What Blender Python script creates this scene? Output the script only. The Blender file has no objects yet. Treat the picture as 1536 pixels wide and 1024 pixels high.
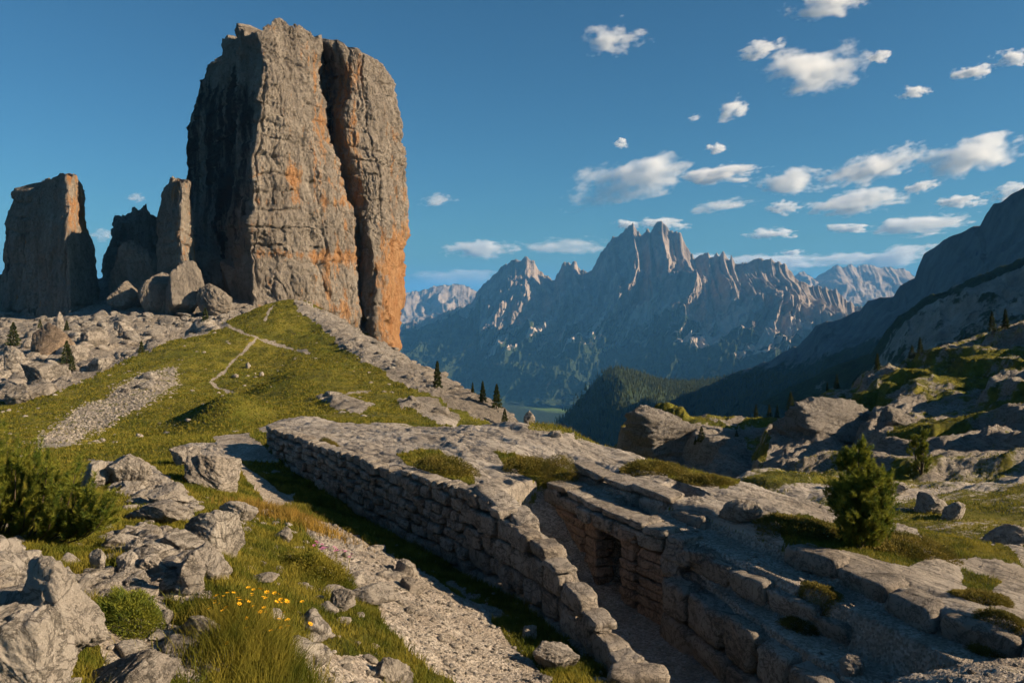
import bpy, bmesh, math, random
import numpy as np
R = math.radians
S = bpy.context.scene
COL = S.collection
rnd = random.Random(7)
RNG = np.random.default_rng(11)

# ------------------------------------------------------------------ camera, sky, sun, exposure
F, HX, HY = 1200.0, 768.0, 440.0            # focal length in photo pixels, optical axis, horizon row
cam_d = bpy.data.cameras.new("camera"); cam = bpy.data.objects.new("camera", cam_d); COL.objects.link(cam)
cam_d.sensor_width = 36; cam_d.lens = 36 * F / 1536; cam_d.shift_y = -(512 - HY) / 1536
cam_d.clip_start = 0.1; cam_d.clip_end = 200000
cam.location = (0, 0, 0); cam.rotation_euler = (R(90), 0, 0)
S.camera = cam
SUN_AZ, SUN_EL = 103.0, 24.0                 # clockwise from the view direction (+Y), above the horizon
W_ = bpy.data.worlds.new("World"); S.world = W_; W_.use_nodes = True
nt = W_.node_tree; nt.nodes.clear()
sky = nt.nodes.new("ShaderNodeTexSky"); sky.sky_type = 'NISHITA'; sky.sun_disc = False
sky.sun_elevation = R(SUN_EL); sky.sun_rotation = R(SUN_AZ); sky.altitude = 1200
sky.air_density = 1.0; sky.dust_density = 2.2; sky.ozone_density = 3.0
tint = nt.nodes.new("ShaderNodeMix"); tint.data_type = 'RGBA'; tint.blend_type = 'MULTIPLY'
tint.inputs[0].default_value = 1.0; tint.inputs[7].default_value = (0.43, 0.84, 0.96, 1)
bg = nt.nodes.new("ShaderNodeBackground"); bg.inputs[1].default_value = 0.040
wo = nt.nodes.new("ShaderNodeOutputWorld")
nt.links.new(sky.outputs[0], tint.inputs[6]); nt.links.new(tint.outputs[2], bg.inputs[0]); nt.links.new(bg.outputs[0], wo.inputs[0])
sun_d = bpy.data.lights.new("sun", 'SUN'); sun_d.energy = 5.0; sun_d.angle = R(0.5); sun_d.color = (1.0, 0.77, 0.52)
sun = bpy.data.objects.new("sun", sun_d); COL.objects.link(sun)
sun.rotation_euler = (R(90 - SUN_EL), 0, R(180 - SUN_AZ))
S.view_settings.view_transform = 'Standard'; S.view_settings.look = 'None'
S.view_settings.exposure = 1.16; S.view_settings.gamma = 1.0
S.render.engine = 'CYCLES'
cy = S.cycles
cy.use_adaptive_sampling = True; cy.adaptive_threshold = 0.03; cy.time_limit = 700
cy.use_denoising = True
try: cy.denoiser = 'OPENIMAGEDENOISE'
except Exception: pass
cy.max_bounces = 8; cy.diffuse_bounces = 4; cy.glossy_bounces = 1; cy.transmission_bounces = 1
cy.volume_bounces = 5; cy.transparent_max_bounces = 4; cy.caustics_reflective = False; cy.caustics_refractive = False
cy.volume_step_rate = 0.6; cy.volume_max_steps = 256

# ------------------------------------------------------------------ noise
_perm = np.random.default_rng(3).permutation(256).astype(np.int32); _perm = np.concatenate([_perm, _perm, _perm])
_g = np.random.default_rng(5).normal(size=(256, 3)); _g = (_g / np.linalg.norm(_g, axis=1)[:, None]).astype(np.float32)
def perlin(P):
    P = np.asarray(P, dtype=np.float32); i = np.floor(P).astype(np.int32); f = P - i; i = i & 255
    w = f * f * f * (f * (f * 6 - 15) + 10)
    out = 0
    for a in (0, 1):
        wa = w[:, 0] if a else 1 - w[:, 0]; pa = _perm[i[:, 0] + a]
        for b in (0, 1):
            wb = wa * (w[:, 1] if b else 1 - w[:, 1]); pb = _perm[pa + i[:, 1] + b]
            for c in (0, 1):
                wc = wb * (w[:, 2] if c else 1 - w[:, 2]); g = _g[_perm[pb + i[:, 2] + c] & 255]
                out = out + wc * (g[:, 0] * (f[:, 0] - a) + g[:, 1] * (f[:, 1] - b) + g[:, 2] * (f[:, 2] - c))
    return out * 1.5
def fbm(P, fr=1.0, octv=4, gain=0.5, seed=0.0, ridge=False):
    P = np.asarray(P, dtype=np.float32) * np.float32(fr) + np.float32(seed * 17.37); a = 1.0; s = 0; tot = 0
    for _ in range(octv):
        n = perlin(P)
        if ridge: n = 1 - 2 * np.abs(n)
        s = s + a * n; tot += a; a *= gain; P = P * np.float32(2.03) + np.float32(11.7)
    return s / tot
def sstep(a, b, x):
    t = np.clip((x - a) / (b - a), 0, 1); return t * t * (3 - 2 * t)
def arr(*c): return np.stack([np.asarray(q, dtype=np.float32) for q in np.broadcast_arrays(*c)], axis=1)
def pw(px, py, d): return np.array([(px - HX) / F * d, d, -(py - HY) / F * d])

# ------------------------------------------------------------------ mesh helpers
def mesh_np(name, V, Fc, mat=None, attrs=None, smooth=True, parent=None, mats=None, midx=None):
    V = np.ascontiguousarray(V, dtype=np.float32); me = bpy.data.meshes.new(name)
    if not isinstance(Fc, list): Fc = [Fc]
    Fc = [np.asarray(f, dtype=np.int32) for f in Fc if len(f)]
    nl = sum(f.size for f in Fc); nf = sum(len(f) for f in Fc)
    me.vertices.add(len(V)); me.vertices.foreach_set("co", V.ravel())
    me.loops.add(nl); me.polygons.add(nf)
    me.loops.foreach_set("vertex_index", np.concatenate([f.ravel() for f in Fc]))
    tot = np.concatenate([np.full(len(f), f.shape[1], dtype=np.int32) for f in Fc])
    st = np.zeros(nf, dtype=np.int32); st[1:] = np.cumsum(tot)[:-1]
    me.polygons.foreach_set("loop_start", st)
    me.polygons.foreach_set("use_smooth", np.full(nf, smooth, dtype=bool))
    if midx is not None: me.polygons.foreach_set("material_index", np.asarray(midx, dtype=np.int32))
    for k, v in (attrs or {}).items():
        a = me.attributes.new(k, 'FLOAT', 'POINT'); a.data.foreach_set("value", np.ascontiguousarray(v, dtype=np.float32))
    if name in ('masonry', 'coursed_masonry', 'coping', 'rough_end') and len(V) % _NB[0] == 0:
        a = me.attributes.new('tone', 'FLOAT', 'POINT'); a.data.foreach_set('value', np.repeat(RNG.random(len(V) // _NB[0]), _NB[0]).astype(np.float32))
    me.update(calc_edges=True); me.validate()
    for m in (mats or ([mat] if mat else [])): me.materials.append(m)
    o = bpy.data.objects.new(name, me); COL.objects.link(o)
    if parent: o.parent = parent
    return o
_NB = [1]
def tag(o, label, cat, group=None, kind=None):
    if kind: o['kind'] = kind
    if label: o['label'] = label
    if cat: o['category'] = cat
    if group: o['group'] = group
    return o
def struct(o): o['kind'] = 'structure'; return o
def stuff(o, label, cat): return tag(o, label, cat, None, 'stuff')
def empty(name, loc):
    o = bpy.data.objects.new(name, None); COL.objects.link(o); o.location = [float(q) for q in loc]; return o
def grid_faces(nr, nc, wrap=False):
    r = np.arange(nr - 1)[:, None]; c = np.arange(nc if wrap else nc - 1)[None, :]; c2 = (c + 1) % nc
    return np.stack([r * nc + c, r * nc + c2, (r + 1) * nc + c2, (r + 1) * nc + c], axis=-1).reshape(-1, 4)
_ico = {}
def ico(sub):
    if sub not in _ico:
        bm = bmesh.new(); bmesh.ops.create_icosphere(bm, subdivisions=sub, radius=1)
        V = np.array([v.co[:] for v in bm.verts], dtype=np.float32); V /= np.linalg.norm(V, axis=1)[:, None]
        _ico[sub] = (V, np.array([[v.index for v in f.verts] for f in bm.faces], dtype=np.int32)); bm.free()
    return _ico[sub]
_box = {}
def boxsphere(n):
    if n not in _box:
        bm = bmesh.new(); bmesh.ops.create_cube(bm, size=2); bmesh.ops.subdivide_edges(bm, edges=bm.edges[:], cuts=n, use_grid_fill=True)
        V = np.array([v.co[:] for v in bm.verts], dtype=np.float32)
        _box[n] = (V, np.array([[v.index for v in f.verts] for f in bm.faces], dtype=np.int32)); bm.free()
    return _box[n]
def rock_np(rx, ry, rz, seed, sub=4, npl=13, rough=0.10, sharp=10.0, bedding=0.0):
    D, Fc = ico(sub); g = np.random.default_rng(seed)
    n = g.normal(size=(npl, 3)); n[:, 2] *= 0.8; n /= np.linalg.norm(n, axis=1)[:, None]
    sharp = sharp * 2.2; h = g.uniform(0.58, 1.0, npl); t = np.maximum(D @ n.T, 0.02) / h
    r = 1.0 / (np.sum(t ** sharp, axis=1) ** (1.0 / sharp)); r = np.minimum(r, 1.25)
    P = D * r[:, None]
    a1 = g.normal(size=3); a1 /= np.linalg.norm(a1); Pb = P + (P @ a1)[:, None] * a1[None] * 2.0
    fr = .8 * fbm(P, 1.3, 5, 0.58, seed % 97) + 0.75 * fbm(Pb, 1.7, 6, 0.6, seed % 89 + 3, ridge=True) - 0.25
    bl = fbm(Pb, 1.1, 3, .5, seed % 53 + 7) * 4; fr = fr + .9 * (np.floor(bl) + sstep(.6, .95, bl - np.floor(bl))) / 4
    P = P * (1 + rough * fr)[:, None]
    if bedding: P = P * (1 + bedding * np.sin(P[:, 2] * 11 + 3 * fbm(P, 1.0, 2, .5, seed % 31)))[:, None] ** np.array([1, 1, 0])
    return (P * np.array([rx, ry, rz])).astype(np.float32), Fc
def rotz(V, a): c, s = math.cos(a), math.sin(a); return V @ np.array([[c, s, 0], [-s, c, 0], [0, 0, 1]], dtype=np.float32)
def rotx(V, a): c, s = math.cos(a), math.sin(a); return V @ np.array([[1, 0, 0], [0, c, s], [0, -s, c]], dtype=np.float32)
def roty(V, a): c, s = math.cos(a), math.sin(a); return V @ np.array([[c, 0, -s], [0, 1, 0], [s, 0, c]], dtype=np.float32)
def join(parts):
    Vs, Fs, o = [], [], 0
    for V, Fc in parts: Vs.append(V); Fs.append(Fc + o); o += len(V)
    return np.concatenate(Vs), np.concatenate(Fs)
def inpoly(px, py, poly):
    ins = np.zeros(px.shape, dtype=bool); n = len(poly)
    for i in range(n):
        x0, y0 = poly[i]; x1, y1 = poly[(i + 1) % n]
        if y0 == y1: continue
        c = ((y0 > py) != (y1 > py)) & (px < (x1 - x0) * (py - y0) / (y1 - y0) + x0); ins ^= c
    return ins
def segdist(px, py, pts, closed=False):
    best = np.full(px.shape, 1e9); sgn = np.ones(px.shape)
    n = len(pts) - (0 if closed else 1)
    for i in range(n):
        x0, y0 = pts[i]; x1, y1 = pts[(i + 1) % len(pts)]; dx, dy = x1 - x0, y1 - y0; L = dx * dx + dy * dy
        t = np.clip(((px - x0) * dx + (py - y0) * dy) / L, 0, 1); ex, ey = px - x0 - t * dx, py - y0 - t * dy
        d = np.hypot(ex, ey); cr = np.sign(dx * ey - dy * ex); m = d < best - 1e-9
        best = np.where(m, d, best); sgn = np.where(m, cr, sgn)
    return best, sgn

# ------------------------------------------------------------------ materials
class N:
    """tiny node-graph helper"""
    def __init__(s, name):
        s.m = bpy.data.materials.new(name); s.m.use_nodes = True; s.t = s.m.node_tree; s.t.nodes.clear()
        s.out = s.t.nodes.new("ShaderNodeOutputMaterial"); s.tc = s.t.nodes.new("ShaderNodeTexCoord")
    def add(s, typ, **kw):
        n = s.t.nodes.new(typ)
        for k, v in kw.items(): setattr(n, k, v)
        return n
    def put(s, sock, v):
        if isinstance(v, bpy.types.NodeSocket): s.t.links.new(v, sock)
        elif isinstance(v, (tuple, list)) and len(v) == 3 and sock.type == 'RGBA': sock.default_value = (*v, 1)
        else: sock.default_value = v
    def pos(s, kind='Object', scale=(1, 1, 1)):
        v = s.add("ShaderNodeVectorMath", operation='MULTIPLY'); s.put(v.inputs[0], s.tc.outputs[kind]); v.inputs[1].default_value = scale; return v.outputs[0]
    def geo(s, scale=(1, 1, 1)):
        g = s.add("ShaderNodeNewGeometry"); v = s.add("ShaderNodeVectorMath", operation='MULTIPLY'); s.put(v.inputs[0], g.outputs['Position']); v.inputs[1].default_value = scale; return v.outputs[0]
    def noise(s, vec, sc, det=6, rough=0.6, dist=0.0):
        n = s.add("ShaderNodeTexNoise"); s.put(n.inputs['Vector'], vec); n.inputs['Scale'].default_value = sc; n.inputs['Detail'].default_value = det; n.inputs['Roughness'].default_value = rough; n.inputs['Distortion'].default_value = dist; return n.outputs['Fac']
    def voro(s, vec, sc, feat='DISTANCE_TO_EDGE', out='Distance'):
        n = s.add("ShaderNodeTexVoronoi", feature=feat); s.put(n.inputs['Vector'], vec); n.inputs['Scale'].default_value = sc; return n.outputs[out]
    def ramp(s, fac, a, b, lo=0.0, hi=1.0):
        n = s.add("ShaderNodeMapRange"); s.put(n.inputs[0], fac); n.inputs[1].default_value = a; n.inputs[2].default_value = b; n.inputs[3].default_value = lo; n.inputs[4].default_value = hi; return n.outputs[0]
    def math(s, op, a, b=0.0):
        n = s.add("ShaderNodeMath", operation=op); s.put(n.inputs[0], a); s.put(n.inputs[1], b); return n.outputs[0]
    def mix(s, fac, a, b, mode='MIX'):
        n = s.add("ShaderNodeMix", data_type='RGBA', blend_type=mode); s.put(n.inputs[0], fac); s.put(n.inputs[6], a); s.put(n.inputs[7], b); return n.outputs[2]
    def attr(s, name): return s.add("ShaderNodeAttribute", attribute_name=name).outputs['Fac']
    def bump(s, h, dist, strength=1.0, nrm=None):
        n = s.add("ShaderNodeBump"); s.put(n.inputs['Height'], h); n.inputs['Distance'].default_value = dist; n.inputs['Strength'].default_value = strength
        if nrm is not None: s.put(n.inputs['Normal'], nrm)
        return n.outputs[0]
    def done(s, col, nrm=None, rough=0.95, spec=0.15, trans=0.0):
        b = s.add("ShaderNodeBsdfPrincipled"); s.put(b.inputs['Base Color'], col); s.put(b.inputs['Roughness'], rough); b.inputs['Specular IOR Level'].default_value = spec
        if nrm is not None: s.put(b.inputs['Normal'], nrm)
        sh = b.outputs[0]
        if trans:
            t = s.add("ShaderNodeBsdfTranslucent"); s.put(t.inputs[0], col); mx = s.add("ShaderNodeMixShader"); mx.inputs[0].default_value = trans
            s.put(mx.inputs[1], sh); s.put(mx.inputs[2], t.outputs[0]); sh = mx.outputs[0]
        s.t.links.new(sh, s.out.inputs[0]); return s.m

def rock_cols(n, vec, k=1.0):
    """limestone colour at feature size ~1/k metres"""
    c = n.mix(n.ramp(n.noise(vec, 0.35 * k, 5, .6), .35, .68), (0.33, 0.29, 0.245), (0.50, 0.455, 0.40))
    c = n.mix(n.ramp(n.noise(vec, 2.1 * k, 8, .72), .53, .75, 0, .85), c, (0.17, 0.155, 0.135))
    c = n.mix(n.ramp(n.noise(vec, 5.0 * k, 5, .7), .60, .75, 0, .8), c, (0.52, 0.48, 0.42))
    return c
def m_boulder(name, k=1.0, base=None, tone=False):
    n = N(name); v = n.geo()
    c = rock_cols(n, v, k)
    if tone: c = n.mix(n.ramp(n.attr('tone'), 0, 1, 0, .6), c, n.mix(n.noise(v, .8, 3), (.17, .15, .13), (.42, .34, .26)))
    if base: c = n.mix(0.75, c, base)
    f1 = n.noise(n.geo((1, 1, 1.8)), .8 * k, 7, .62, .6); cr = n.ramp(n.math('ABSOLUTE', n.math('SUBTRACT', f1, .5)), 0.0, 0.022)
    f2 = n.noise(n.geo((1.7, 1, 1)), 2.3 * k, 6, .65, .8); cr2 = n.ramp(n.math('ABSOLUTE', n.math('SUBTRACT', f2, .52)), 0.0, 0.03)
    c = n.mix(n.math('MULTIPLY', n.math('SUBTRACT', 1.0, n.math('MULTIPLY', cr, cr2)), .7), c, (0.07, 0.062, 0.052))
    b = n.bump(n.noise(v, 2.2 * k, 12, .74), 0.42 / k); b = n.bump(cr, 0.07 / k, .8, b); b = n.bump(cr2, 0.04 / k, .7, b); b = n.bump(n.noise(v, 18 * k, 6, .75), 0.035 / k, 1, b)
    return n.done(c, b)
M_BOULD = m_boulder("limestone", 1.0)
M_RUBBLE = m_boulder("rubble_limestone", 0.22)
M_SHADE_ROCK = m_boulder("shade_grey_rock", 0.3, (0.24, 0.222, 0.20))  # limestone greyed down, shade below the towers painted into its colour; crags reuse it
M_WALL = m_boulder("wall_limestone", 1.3, None, True)
M_BROWN = m_boulder("brown_limestone", 0.3, (0.27, 0.185, 0.115))
M_BRICK = m_boulder("reddish_course_stone", 1.3, (0.46, 0.30, 0.205), True)

def m_terrain():
    n = N("ground"); v = n.geo()
    rk, gv, rg, far = n.attr("rock"), n.attr("gravel"), n.attr("wild"), n.attr("far")
    # grass
    g = n.mix(n.ramp(n.noise(v, 0.09, 6, .65), .38, .62), (0.122, 0.140, 0.014), (0.235, 0.200, 0.030))
    g = n.mix(n.ramp(n.noise(v, 0.14, 7, .7), .50, .62, 0, .75), g, (0.060, 0.075, 0.010)); g = n.mix(n.ramp(n.noise(n.geo((1, .6, 1)), 0.45, 8, .7), .44, .62), g, (0.048, 0.056, 0.009))
    g = n.mix(n.ramp(n.noise(v, 1.8, 8, .75), .48, .70, 0, .65), g, (0.185, 0.155, 0.035))
    g = n.mix(n.ramp(n.noise(v, 6.0, 6, .75), .55, .75, 0, .5), g, (0.040, 0.046, 0.008))
    # rock
    r1 = rock_cols(n, v, 1.0); r2 = rock_cols(n, v, 0.2)
    r = n.mix(far, r1, r2)
    st = n.noise(n.geo((1.6, 1.0, 3.0)), 0.9, 9, .75); r = n.mix(n.ramp(st, .52, .66, 0, .75), r, (0.10, 0.09, 0.08))
    # gravel
    ce = n.voro(v, 20.0, 'F1', 'Color'); hs = n.add("ShaderNodeSeparateColor"); n.put(hs.inputs[0], ce)
    gr = n.mix(n.ramp(hs.outputs[0], .1, .9), (0.20, 0.175, 0.145), (0.44, 0.39, 0.335))
    gr = n.mix(n.ramp(n.noise(v, .9, 8, .72), .42, .66, 0, .75), gr, (0.17, 0.135, 0.10)); gr = n.mix(n.ramp(n.noise(v, 3.1, 6, .7), .60, .72, 0, .7), gr, (0.07, 0.07, 0.02))
    br = n.math('MULTIPLY', n.math('SUBTRACT', n.noise(v, 2.2, 8, .75), 0.5), 1.5)
    br2 = n.math('MULTIPLY', n.math('SUBTRACT', n.noise(v, 0.5, 9, .72), 0.5), 1.8); 
    br = n.mix(far, br, br2)
    mk = n.ramp(n.math('ADD', rk, br), .42, .58)
    mg = n.ramp(n.math('ADD', gv, br), .42, .58)
    c = n.mix(mk, g, r); c = n.mix(mg, c, gr)
    vr = n.add('ShaderNodeVectorRotate', rotation_type='Z_AXIS'); n.put(vr.inputs['Vector'], n.geo()); vr.inputs['Angle'].default_value = R(55); vs = n.add('ShaderNodeVectorMath', operation='MULTIPLY'); n.put(vs.inputs[0], vr.outputs[0]); vs.inputs[1].default_value = (.38, 1.5, 1.2); hb = n.noise(vs.outputs[0], 2.2, 12, .74)
    sl = n.noise(vs.outputs[0], 1.1, 9, .7, .4); r = n.mix(n.math('MULTIPLY', n.ramp(n.math('ABSOLUTE', n.math('SUBTRACT', sl, .5)), .035, 0.0), .75), r, (0.09, 0.08, 0.068))
    c = n.mix(mk, g, r); c = n.mix(mg, c, gr); hb2 = n.noise(n.geo((1.0, 1.0, 1.7)), 0.55, 12, .76)
    bg_ = n.bump(n.noise(v, 5.5, 8, .75), 0.16)
    bf_ = n.bump(n.noise(v, 0.9, 10, .78), 0.55, 1, bg_)
    brk = n.bump(hb, 0.36); brf = n.bump(hb2, 2.6)
    bgr = n.bump(n.voro(v, 20.0, 'F1'), 0.035); bgr = n.bump(n.noise(v, 4, 8, .7), .10, 1, bgr)
    def mixv(f, a, b):
        x = n.add("ShaderNodeMix", data_type='VECTOR'); n.put(x.inputs[0], f); n.put(x.inputs[4], a); n.put(x.inputs[5], b); return x.outputs[1]
    nr = mixv(mk, bf_, mixv(far, brk, brf)); nr = mixv(mg, nr, bgr)
    return n.done(c, nr)
M_GROUND = m_terrain()

def m_tower(name, k=1.0):
    n = N(name); v = n.geo()
    s = n.geo((1, 1, .22))
    c = n.mix(n.ramp(n.noise(s, .16 * k, 8, .7), .35, .68), (0.215, 0.185, 0.155), (0.43, 0.38, 0.32))
    c = n.mix(n.ramp(n.noise(v, .75 * k, 9, .75), .48, .70), c, (0.13, 0.115, 0.10))
    c = n.mix(n.ramp(n.noise(v, 1.9 * k, 6, .75), .58, .74, 0, .8), c, (0.46, 0.41, 0.35))
    oc = n.ramp(n.math('ADD', n.attr("ochre"), n.math('MULTIPLY', n.math('SUBTRACT', n.noise(s, .30 * k, 11, .78), .5), 2.9)), .44, .62)
    c = n.mix(oc, c, n.mix(n.ramp(n.noise(s, .5 * k, 6, .7), .35, .65), (0.36, 0.175, 0.075), (0.48, 0.29, 0.15)))
    dk = n.ramp(n.math('ADD', n.attr("varnish_shade"), n.math('MULTIPLY', n.math('SUBTRACT', n.noise(n.geo((1, 1, .10)), .16 * k, 7, .65), .5), 1.8)), .42, .62, 0, .92)  # black streaks, plus shade painted dark over the faces turned from the sun
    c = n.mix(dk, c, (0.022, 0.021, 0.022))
    b = n.bump(n.noise(n.geo((1, 1, .45)), .45 * k, 12, .76), 3.0 / k)
    b = n.bump(n.ramp(n.voro(n.geo((1, 1, .5)), .22 * k), 0, .06), .5 / k, .7, b)
    b = n.bump(n.noise(v, 2.2 * k, 8, .8), .7 / k, 1, b)
    return n.done(c, b)
M_TOWER = m_tower("tower_dolomite", 1.0)

def m_far(name, forest, k, rocklo=(0.16, 0.132, 0.115), rockhi=(0.37, 0.305, 0.255), scree=(0.40, 0.335, 0.28)):
    n = N(name); v = n.geo()
    c = n.mix(n.ramp(n.noise(n.geo((1, 1, .35)), .006 * k, 10, .72), .36, .66), rocklo, rockhi)
    c = n.mix(n.ramp(n.noise(v, .02 * k, 9, .75), .5, .72, 0, .7), c, (0.11, 0.10, 0.095))
    fo = n.mix(n.ramp(n.noise(v, .012 * k, 9, .8), .4, .62), (0.012, 0.022, 0.014), (0.034, 0.052, 0.022))
    br = n.math('MULTIPLY', n.math('SUBTRACT', n.noise(v, .005 * k, 9, .75), .5), 1.6)
    mf = n.ramp(n.math('ADD', n.attr("forest"), br), .42, .56)
    c = n.mix(mf, c, fo)
    sc = n.ramp(n.math('ADD', n.attr("scree"), n.math('MULTIPLY', br, .5)), .45, .60)
    c = n.mix(sc, c, scree)
    md = n.ramp(n.math('ADD', n.attr("meadow"), n.math('MULTIPLY', br, .4)), .45, .60)
    c = n.mix(md, c, (0.10, 0.16, 0.035))
    b = n.bump(n.noise(n.geo((1, 1, .5)), .011 * k, 12, .78), 22 / k); 
    return n.done(c, b)
M_MASSIF = m_far("massif_rock", True, 1.0)
M_SLOPE = m_far("slope_rock", True, 3.5, (0.075, 0.078, 0.08), (0.17, 0.165, 0.16), (.26, .25, .24))
M_CLIFF = m_far("cliff_rock", True, 12, (0.15, 0.135, 0.12), (0.33, 0.30, 0.26))
M_DIST = m_far("distant_rock", True, .7)

def m_leaf(name, a, b, trans=.35, sc=9.0):
    n = N(name); c = n.mix(n.ramp(n.noise(n.geo(), sc, 3, .6), .38, .62), a, b); return n.done(c, None, .75, .2, trans)
M_GRASS = m_leaf("grass_blade", (0.080, 0.096, 0.009), (0.240, 0.200, 0.028), .4, 1.3)
M_DRY = m_leaf("dry_grass", (0.22, 0.15, 0.03), (0.32, 0.20, 0.04), .4, 3)
M_NEEDLE = m_leaf("pine_needle", (0.068, 0.105, 0.014), (0.22, 0.225, 0.028), .35, 4)
M_CONIF = m_leaf("larch_needle", (0.020, 0.034, 0.010), (0.060, 0.070, 0.016), .2, .8)
M_TWIG = m_leaf("twig", (0.02, 0.017, 0.009), (0.05, 0.04, 0.02), 0.0, 5)
M_YEL = m_leaf("yellow_petal", (0.75, 0.36, 0.01), (0.85, 0.46, 0.02), .3, 30)
M_PINK = m_leaf("pink_petal", (0.45, 0.12, 0.28), (0.55, 0.18, 0.38), .3, 30)
M_ORANGE = m_leaf("orange_leaf", (0.50, 0.12, 0.01), (0.62, 0.24, 0.02), .3, 20)
M_BARK = m_leaf("bark", (0.05, 0.035, 0.022), (0.10, 0.075, 0.05), 0.0, 8)

# ------------------------------------------------------------------ near and middle ground: one height field
HILL = [  # (photo column, photo row, distance) on the grass hill, its far sides, the rubble and the slope under the towers
 (430,447,170),(540,500,150),(610,538,130),(690,588,105),(760,624,85),(838,654,66),
 (340,488,150),(250,520,130),(150,565,110),(60,600,95),(0,620,88),(-150,650,80),
 (430,500,140),(400,520,130),(330,580,105),(500,560,102),(420,580,95),(300,640,75),(100,640,78),(200,655,64),(250,600,92),(150,615,88),
 (500,608,72),(600,618,68),(700,640,62),(590,575,92),(560,540,115),(480,500,138),(400,640,60),(660,600,82),(0,660,62),(-150,690,60),
 (450,520,215),(560,550,200),(620,640,190),(700,760,180),(800,900,170),(880,900,120),(500,600,260),(620,700,300),
 (300,515,190),(200,535,165),(100,560,140),(0,575,130),(-150,600,125),(60,540,150),(150,520,170),(0,525,170),(100,500,195),(230,500,205),
 (300,470,235),(200,465,240),(60,480,250),(-100,490,230),(250,430,285),(150,425,300),(350,440,275),(400,470,240),(0,455,300),(450,470,270),(550,490,270),
 (0,470,420),(200,460,420),(500,560,420),(-190,480,420),(700,1300,420),(1000,1400,420),(1300,1100,420),(1700,900,420)]
LEFT = [
 (250,690,40),(100,700,36),(150,742,23),(0,735,24),(250,780,19),(330,800,18),(100,830,13.5),(0,900,9),(200,900,11),(380,910,11),(130,980,9),
 (0,1010,7.6),(300,1000,9.5),(500,905,14.5),(600,960,14),(700,1010,14.5),(450,780,24),(500,830,20),(640,900,19),(760,965,18),(900,1024,16),
 (370,660,44),(400,742,30),(330,650,50),(300,700,30),(400,700,36),(-150,900,9),(-180,1010,7.6),(450,1010,10.5),(560,1020,12),(840,1120,13),(640,1100,11.5),(400,1200,7),(0,1250,5.3),
 (400,692,38),(470,727,33),(560,787,28.5),(700,862,24),(800,907,21.5),(870,952,19.5),(940,1014,17.5),(985,1065,16),(1100,1250,11.5)]
PLAT = [
 (1400,908,16.2),(1450,870,18.5),(1536,905,17),(1536,828,22),(1340,790,25),(1440,808,23.5),(1240,766,26.5),(1100,722,29.5),(960,688,34),(860,656,42),(750,654,46),(650,645,52),(520,634,52),(480,648,43),
 (640,680,32),(600,700,29),(520,680,33.5),(440,660,37),(750,720,27),(850,690,31),(900,720,27),(1000,750,24),(1100,785,21.5),(1200,815,20),(1300,850,18.6),(700,735,24),(800,790,21.5),(1650,980,14.5),(1500,1000,12),(1300,1080,11),
 (860,730,56),(960,780,46),(1100,805,40),(1240,845,36),(1400,855,32),(1536,872,29.5),(1700,880,26),(760,700,66),
 (1110,712,60),(1150,702,68),(1200,748,50),(1250,720,58),(1300,700,64),(1400,705,60),(1480,700,60),(1536,690,60),(1450,765,46),(1400,797,41),(1536,822,37),(1300,765,46),(1700,830,36),
 (1300,672,76),(1250,692,95),(1180,697,100),(1350,652,90),(1450,610,98),(1536,570,104),(1536,525,130),(1480,525,140),(1400,562,125),(1420,596,106),(1300,585,128),(1240,602,135),(1205,613,137),
 (1190,628,122),(1172,660,112),(1160,694,104),(1260,625,120),(1340,610,112),
 (1200,606,142),(1260,577,147),(1320,553,152),(1400,524,157),(1470,499,162),(1536,480,164),(1700,430,170),
 (1200,700,190),(1320,680,205),(1536,620,230),(1700,560,240),
 (1010,604,162),(970,612,160),(935,637,157),(918,668,153),(1060,611,160),(1100,628,154),(1085,648,142),(1000,640,152),(990,695,146),(950,695,149),(1060,655,137),(1140,620,168),(1150,650,152),
 (1120,692,112),(1080,662,134),(1000,780,105),(900,800,125),(1010,780,205),(930,790,195),(1100,760,210),(950,820,75),(1050,800,65),(890,720,160)]
def tps_fit(pts):
    P = np.array(pts, dtype=float); X = np.stack([(P[:, 0] - HX) / F * 1.7, np.log(P[:, 2])], 1); y = -(P[:, 1] - HY) / F
    n = len(X); d2 = ((X[:, None] - X[None]) ** 2).sum(-1); K = 0.5 * d2 * np.log(d2 + 1e-12) + 2e-4 * np.eye(n)
    Q = np.concatenate([np.ones((n, 1)), X], 1); A = np.block([[K, Q], [Q.T, np.zeros((3, 3))]])
    return X, np.linalg.solve(A, np.concatenate([y, np.zeros(3)]))
def tps_eval(fit, U, V):
    X, w = fit; q = np.stack([U.ravel() * 1.7, V.ravel()], 1); out = np.zeros(len(q))
    for i in range(0, len(q), 40000):
        s = q[i:i + 40000]; d2 = ((s[:, None] - X[None]) ** 2).sum(-1); out[i:i + 40000] = 0.5 * (d2 * np.log(d2 + 1e-12)) @ w[:-3] + w[-3] + s @ w[-2:]
    return out.reshape(U.shape)
NU, NV = 1160, 980
UU = np.linspace(-1.0, 1.0, NU); VV = np.linspace(math.log(5.0), math.log(420), NV)
cu, cv = np.linspace(-1.0, 1.0, 165), np.linspace(VV[0], VV[-1], 165)
def up(c):   # bilinear coarse to fine
    fi = np.linspace(0, 164, NV); a = np.clip(fi.astype(int), 0, 163); f = (fi - a)[:, None]; c = c[a] * (1 - f) + c[a + 1] * f
    fj = np.linspace(0, 164, NU); b = np.clip(fj.astype(int), 0, 163); g = (fj - b)[None, :]; return c[:, b] * (1 - g) + c[:, b + 1] * g
CU, CV = np.meshgrid(cu, cv)
zP = up(tps_eval(tps_fit(HILL + PLAT), CU, CV)); zL = up(tps_eval(tps_fit(HILL + LEFT), CU, CV))
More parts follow.
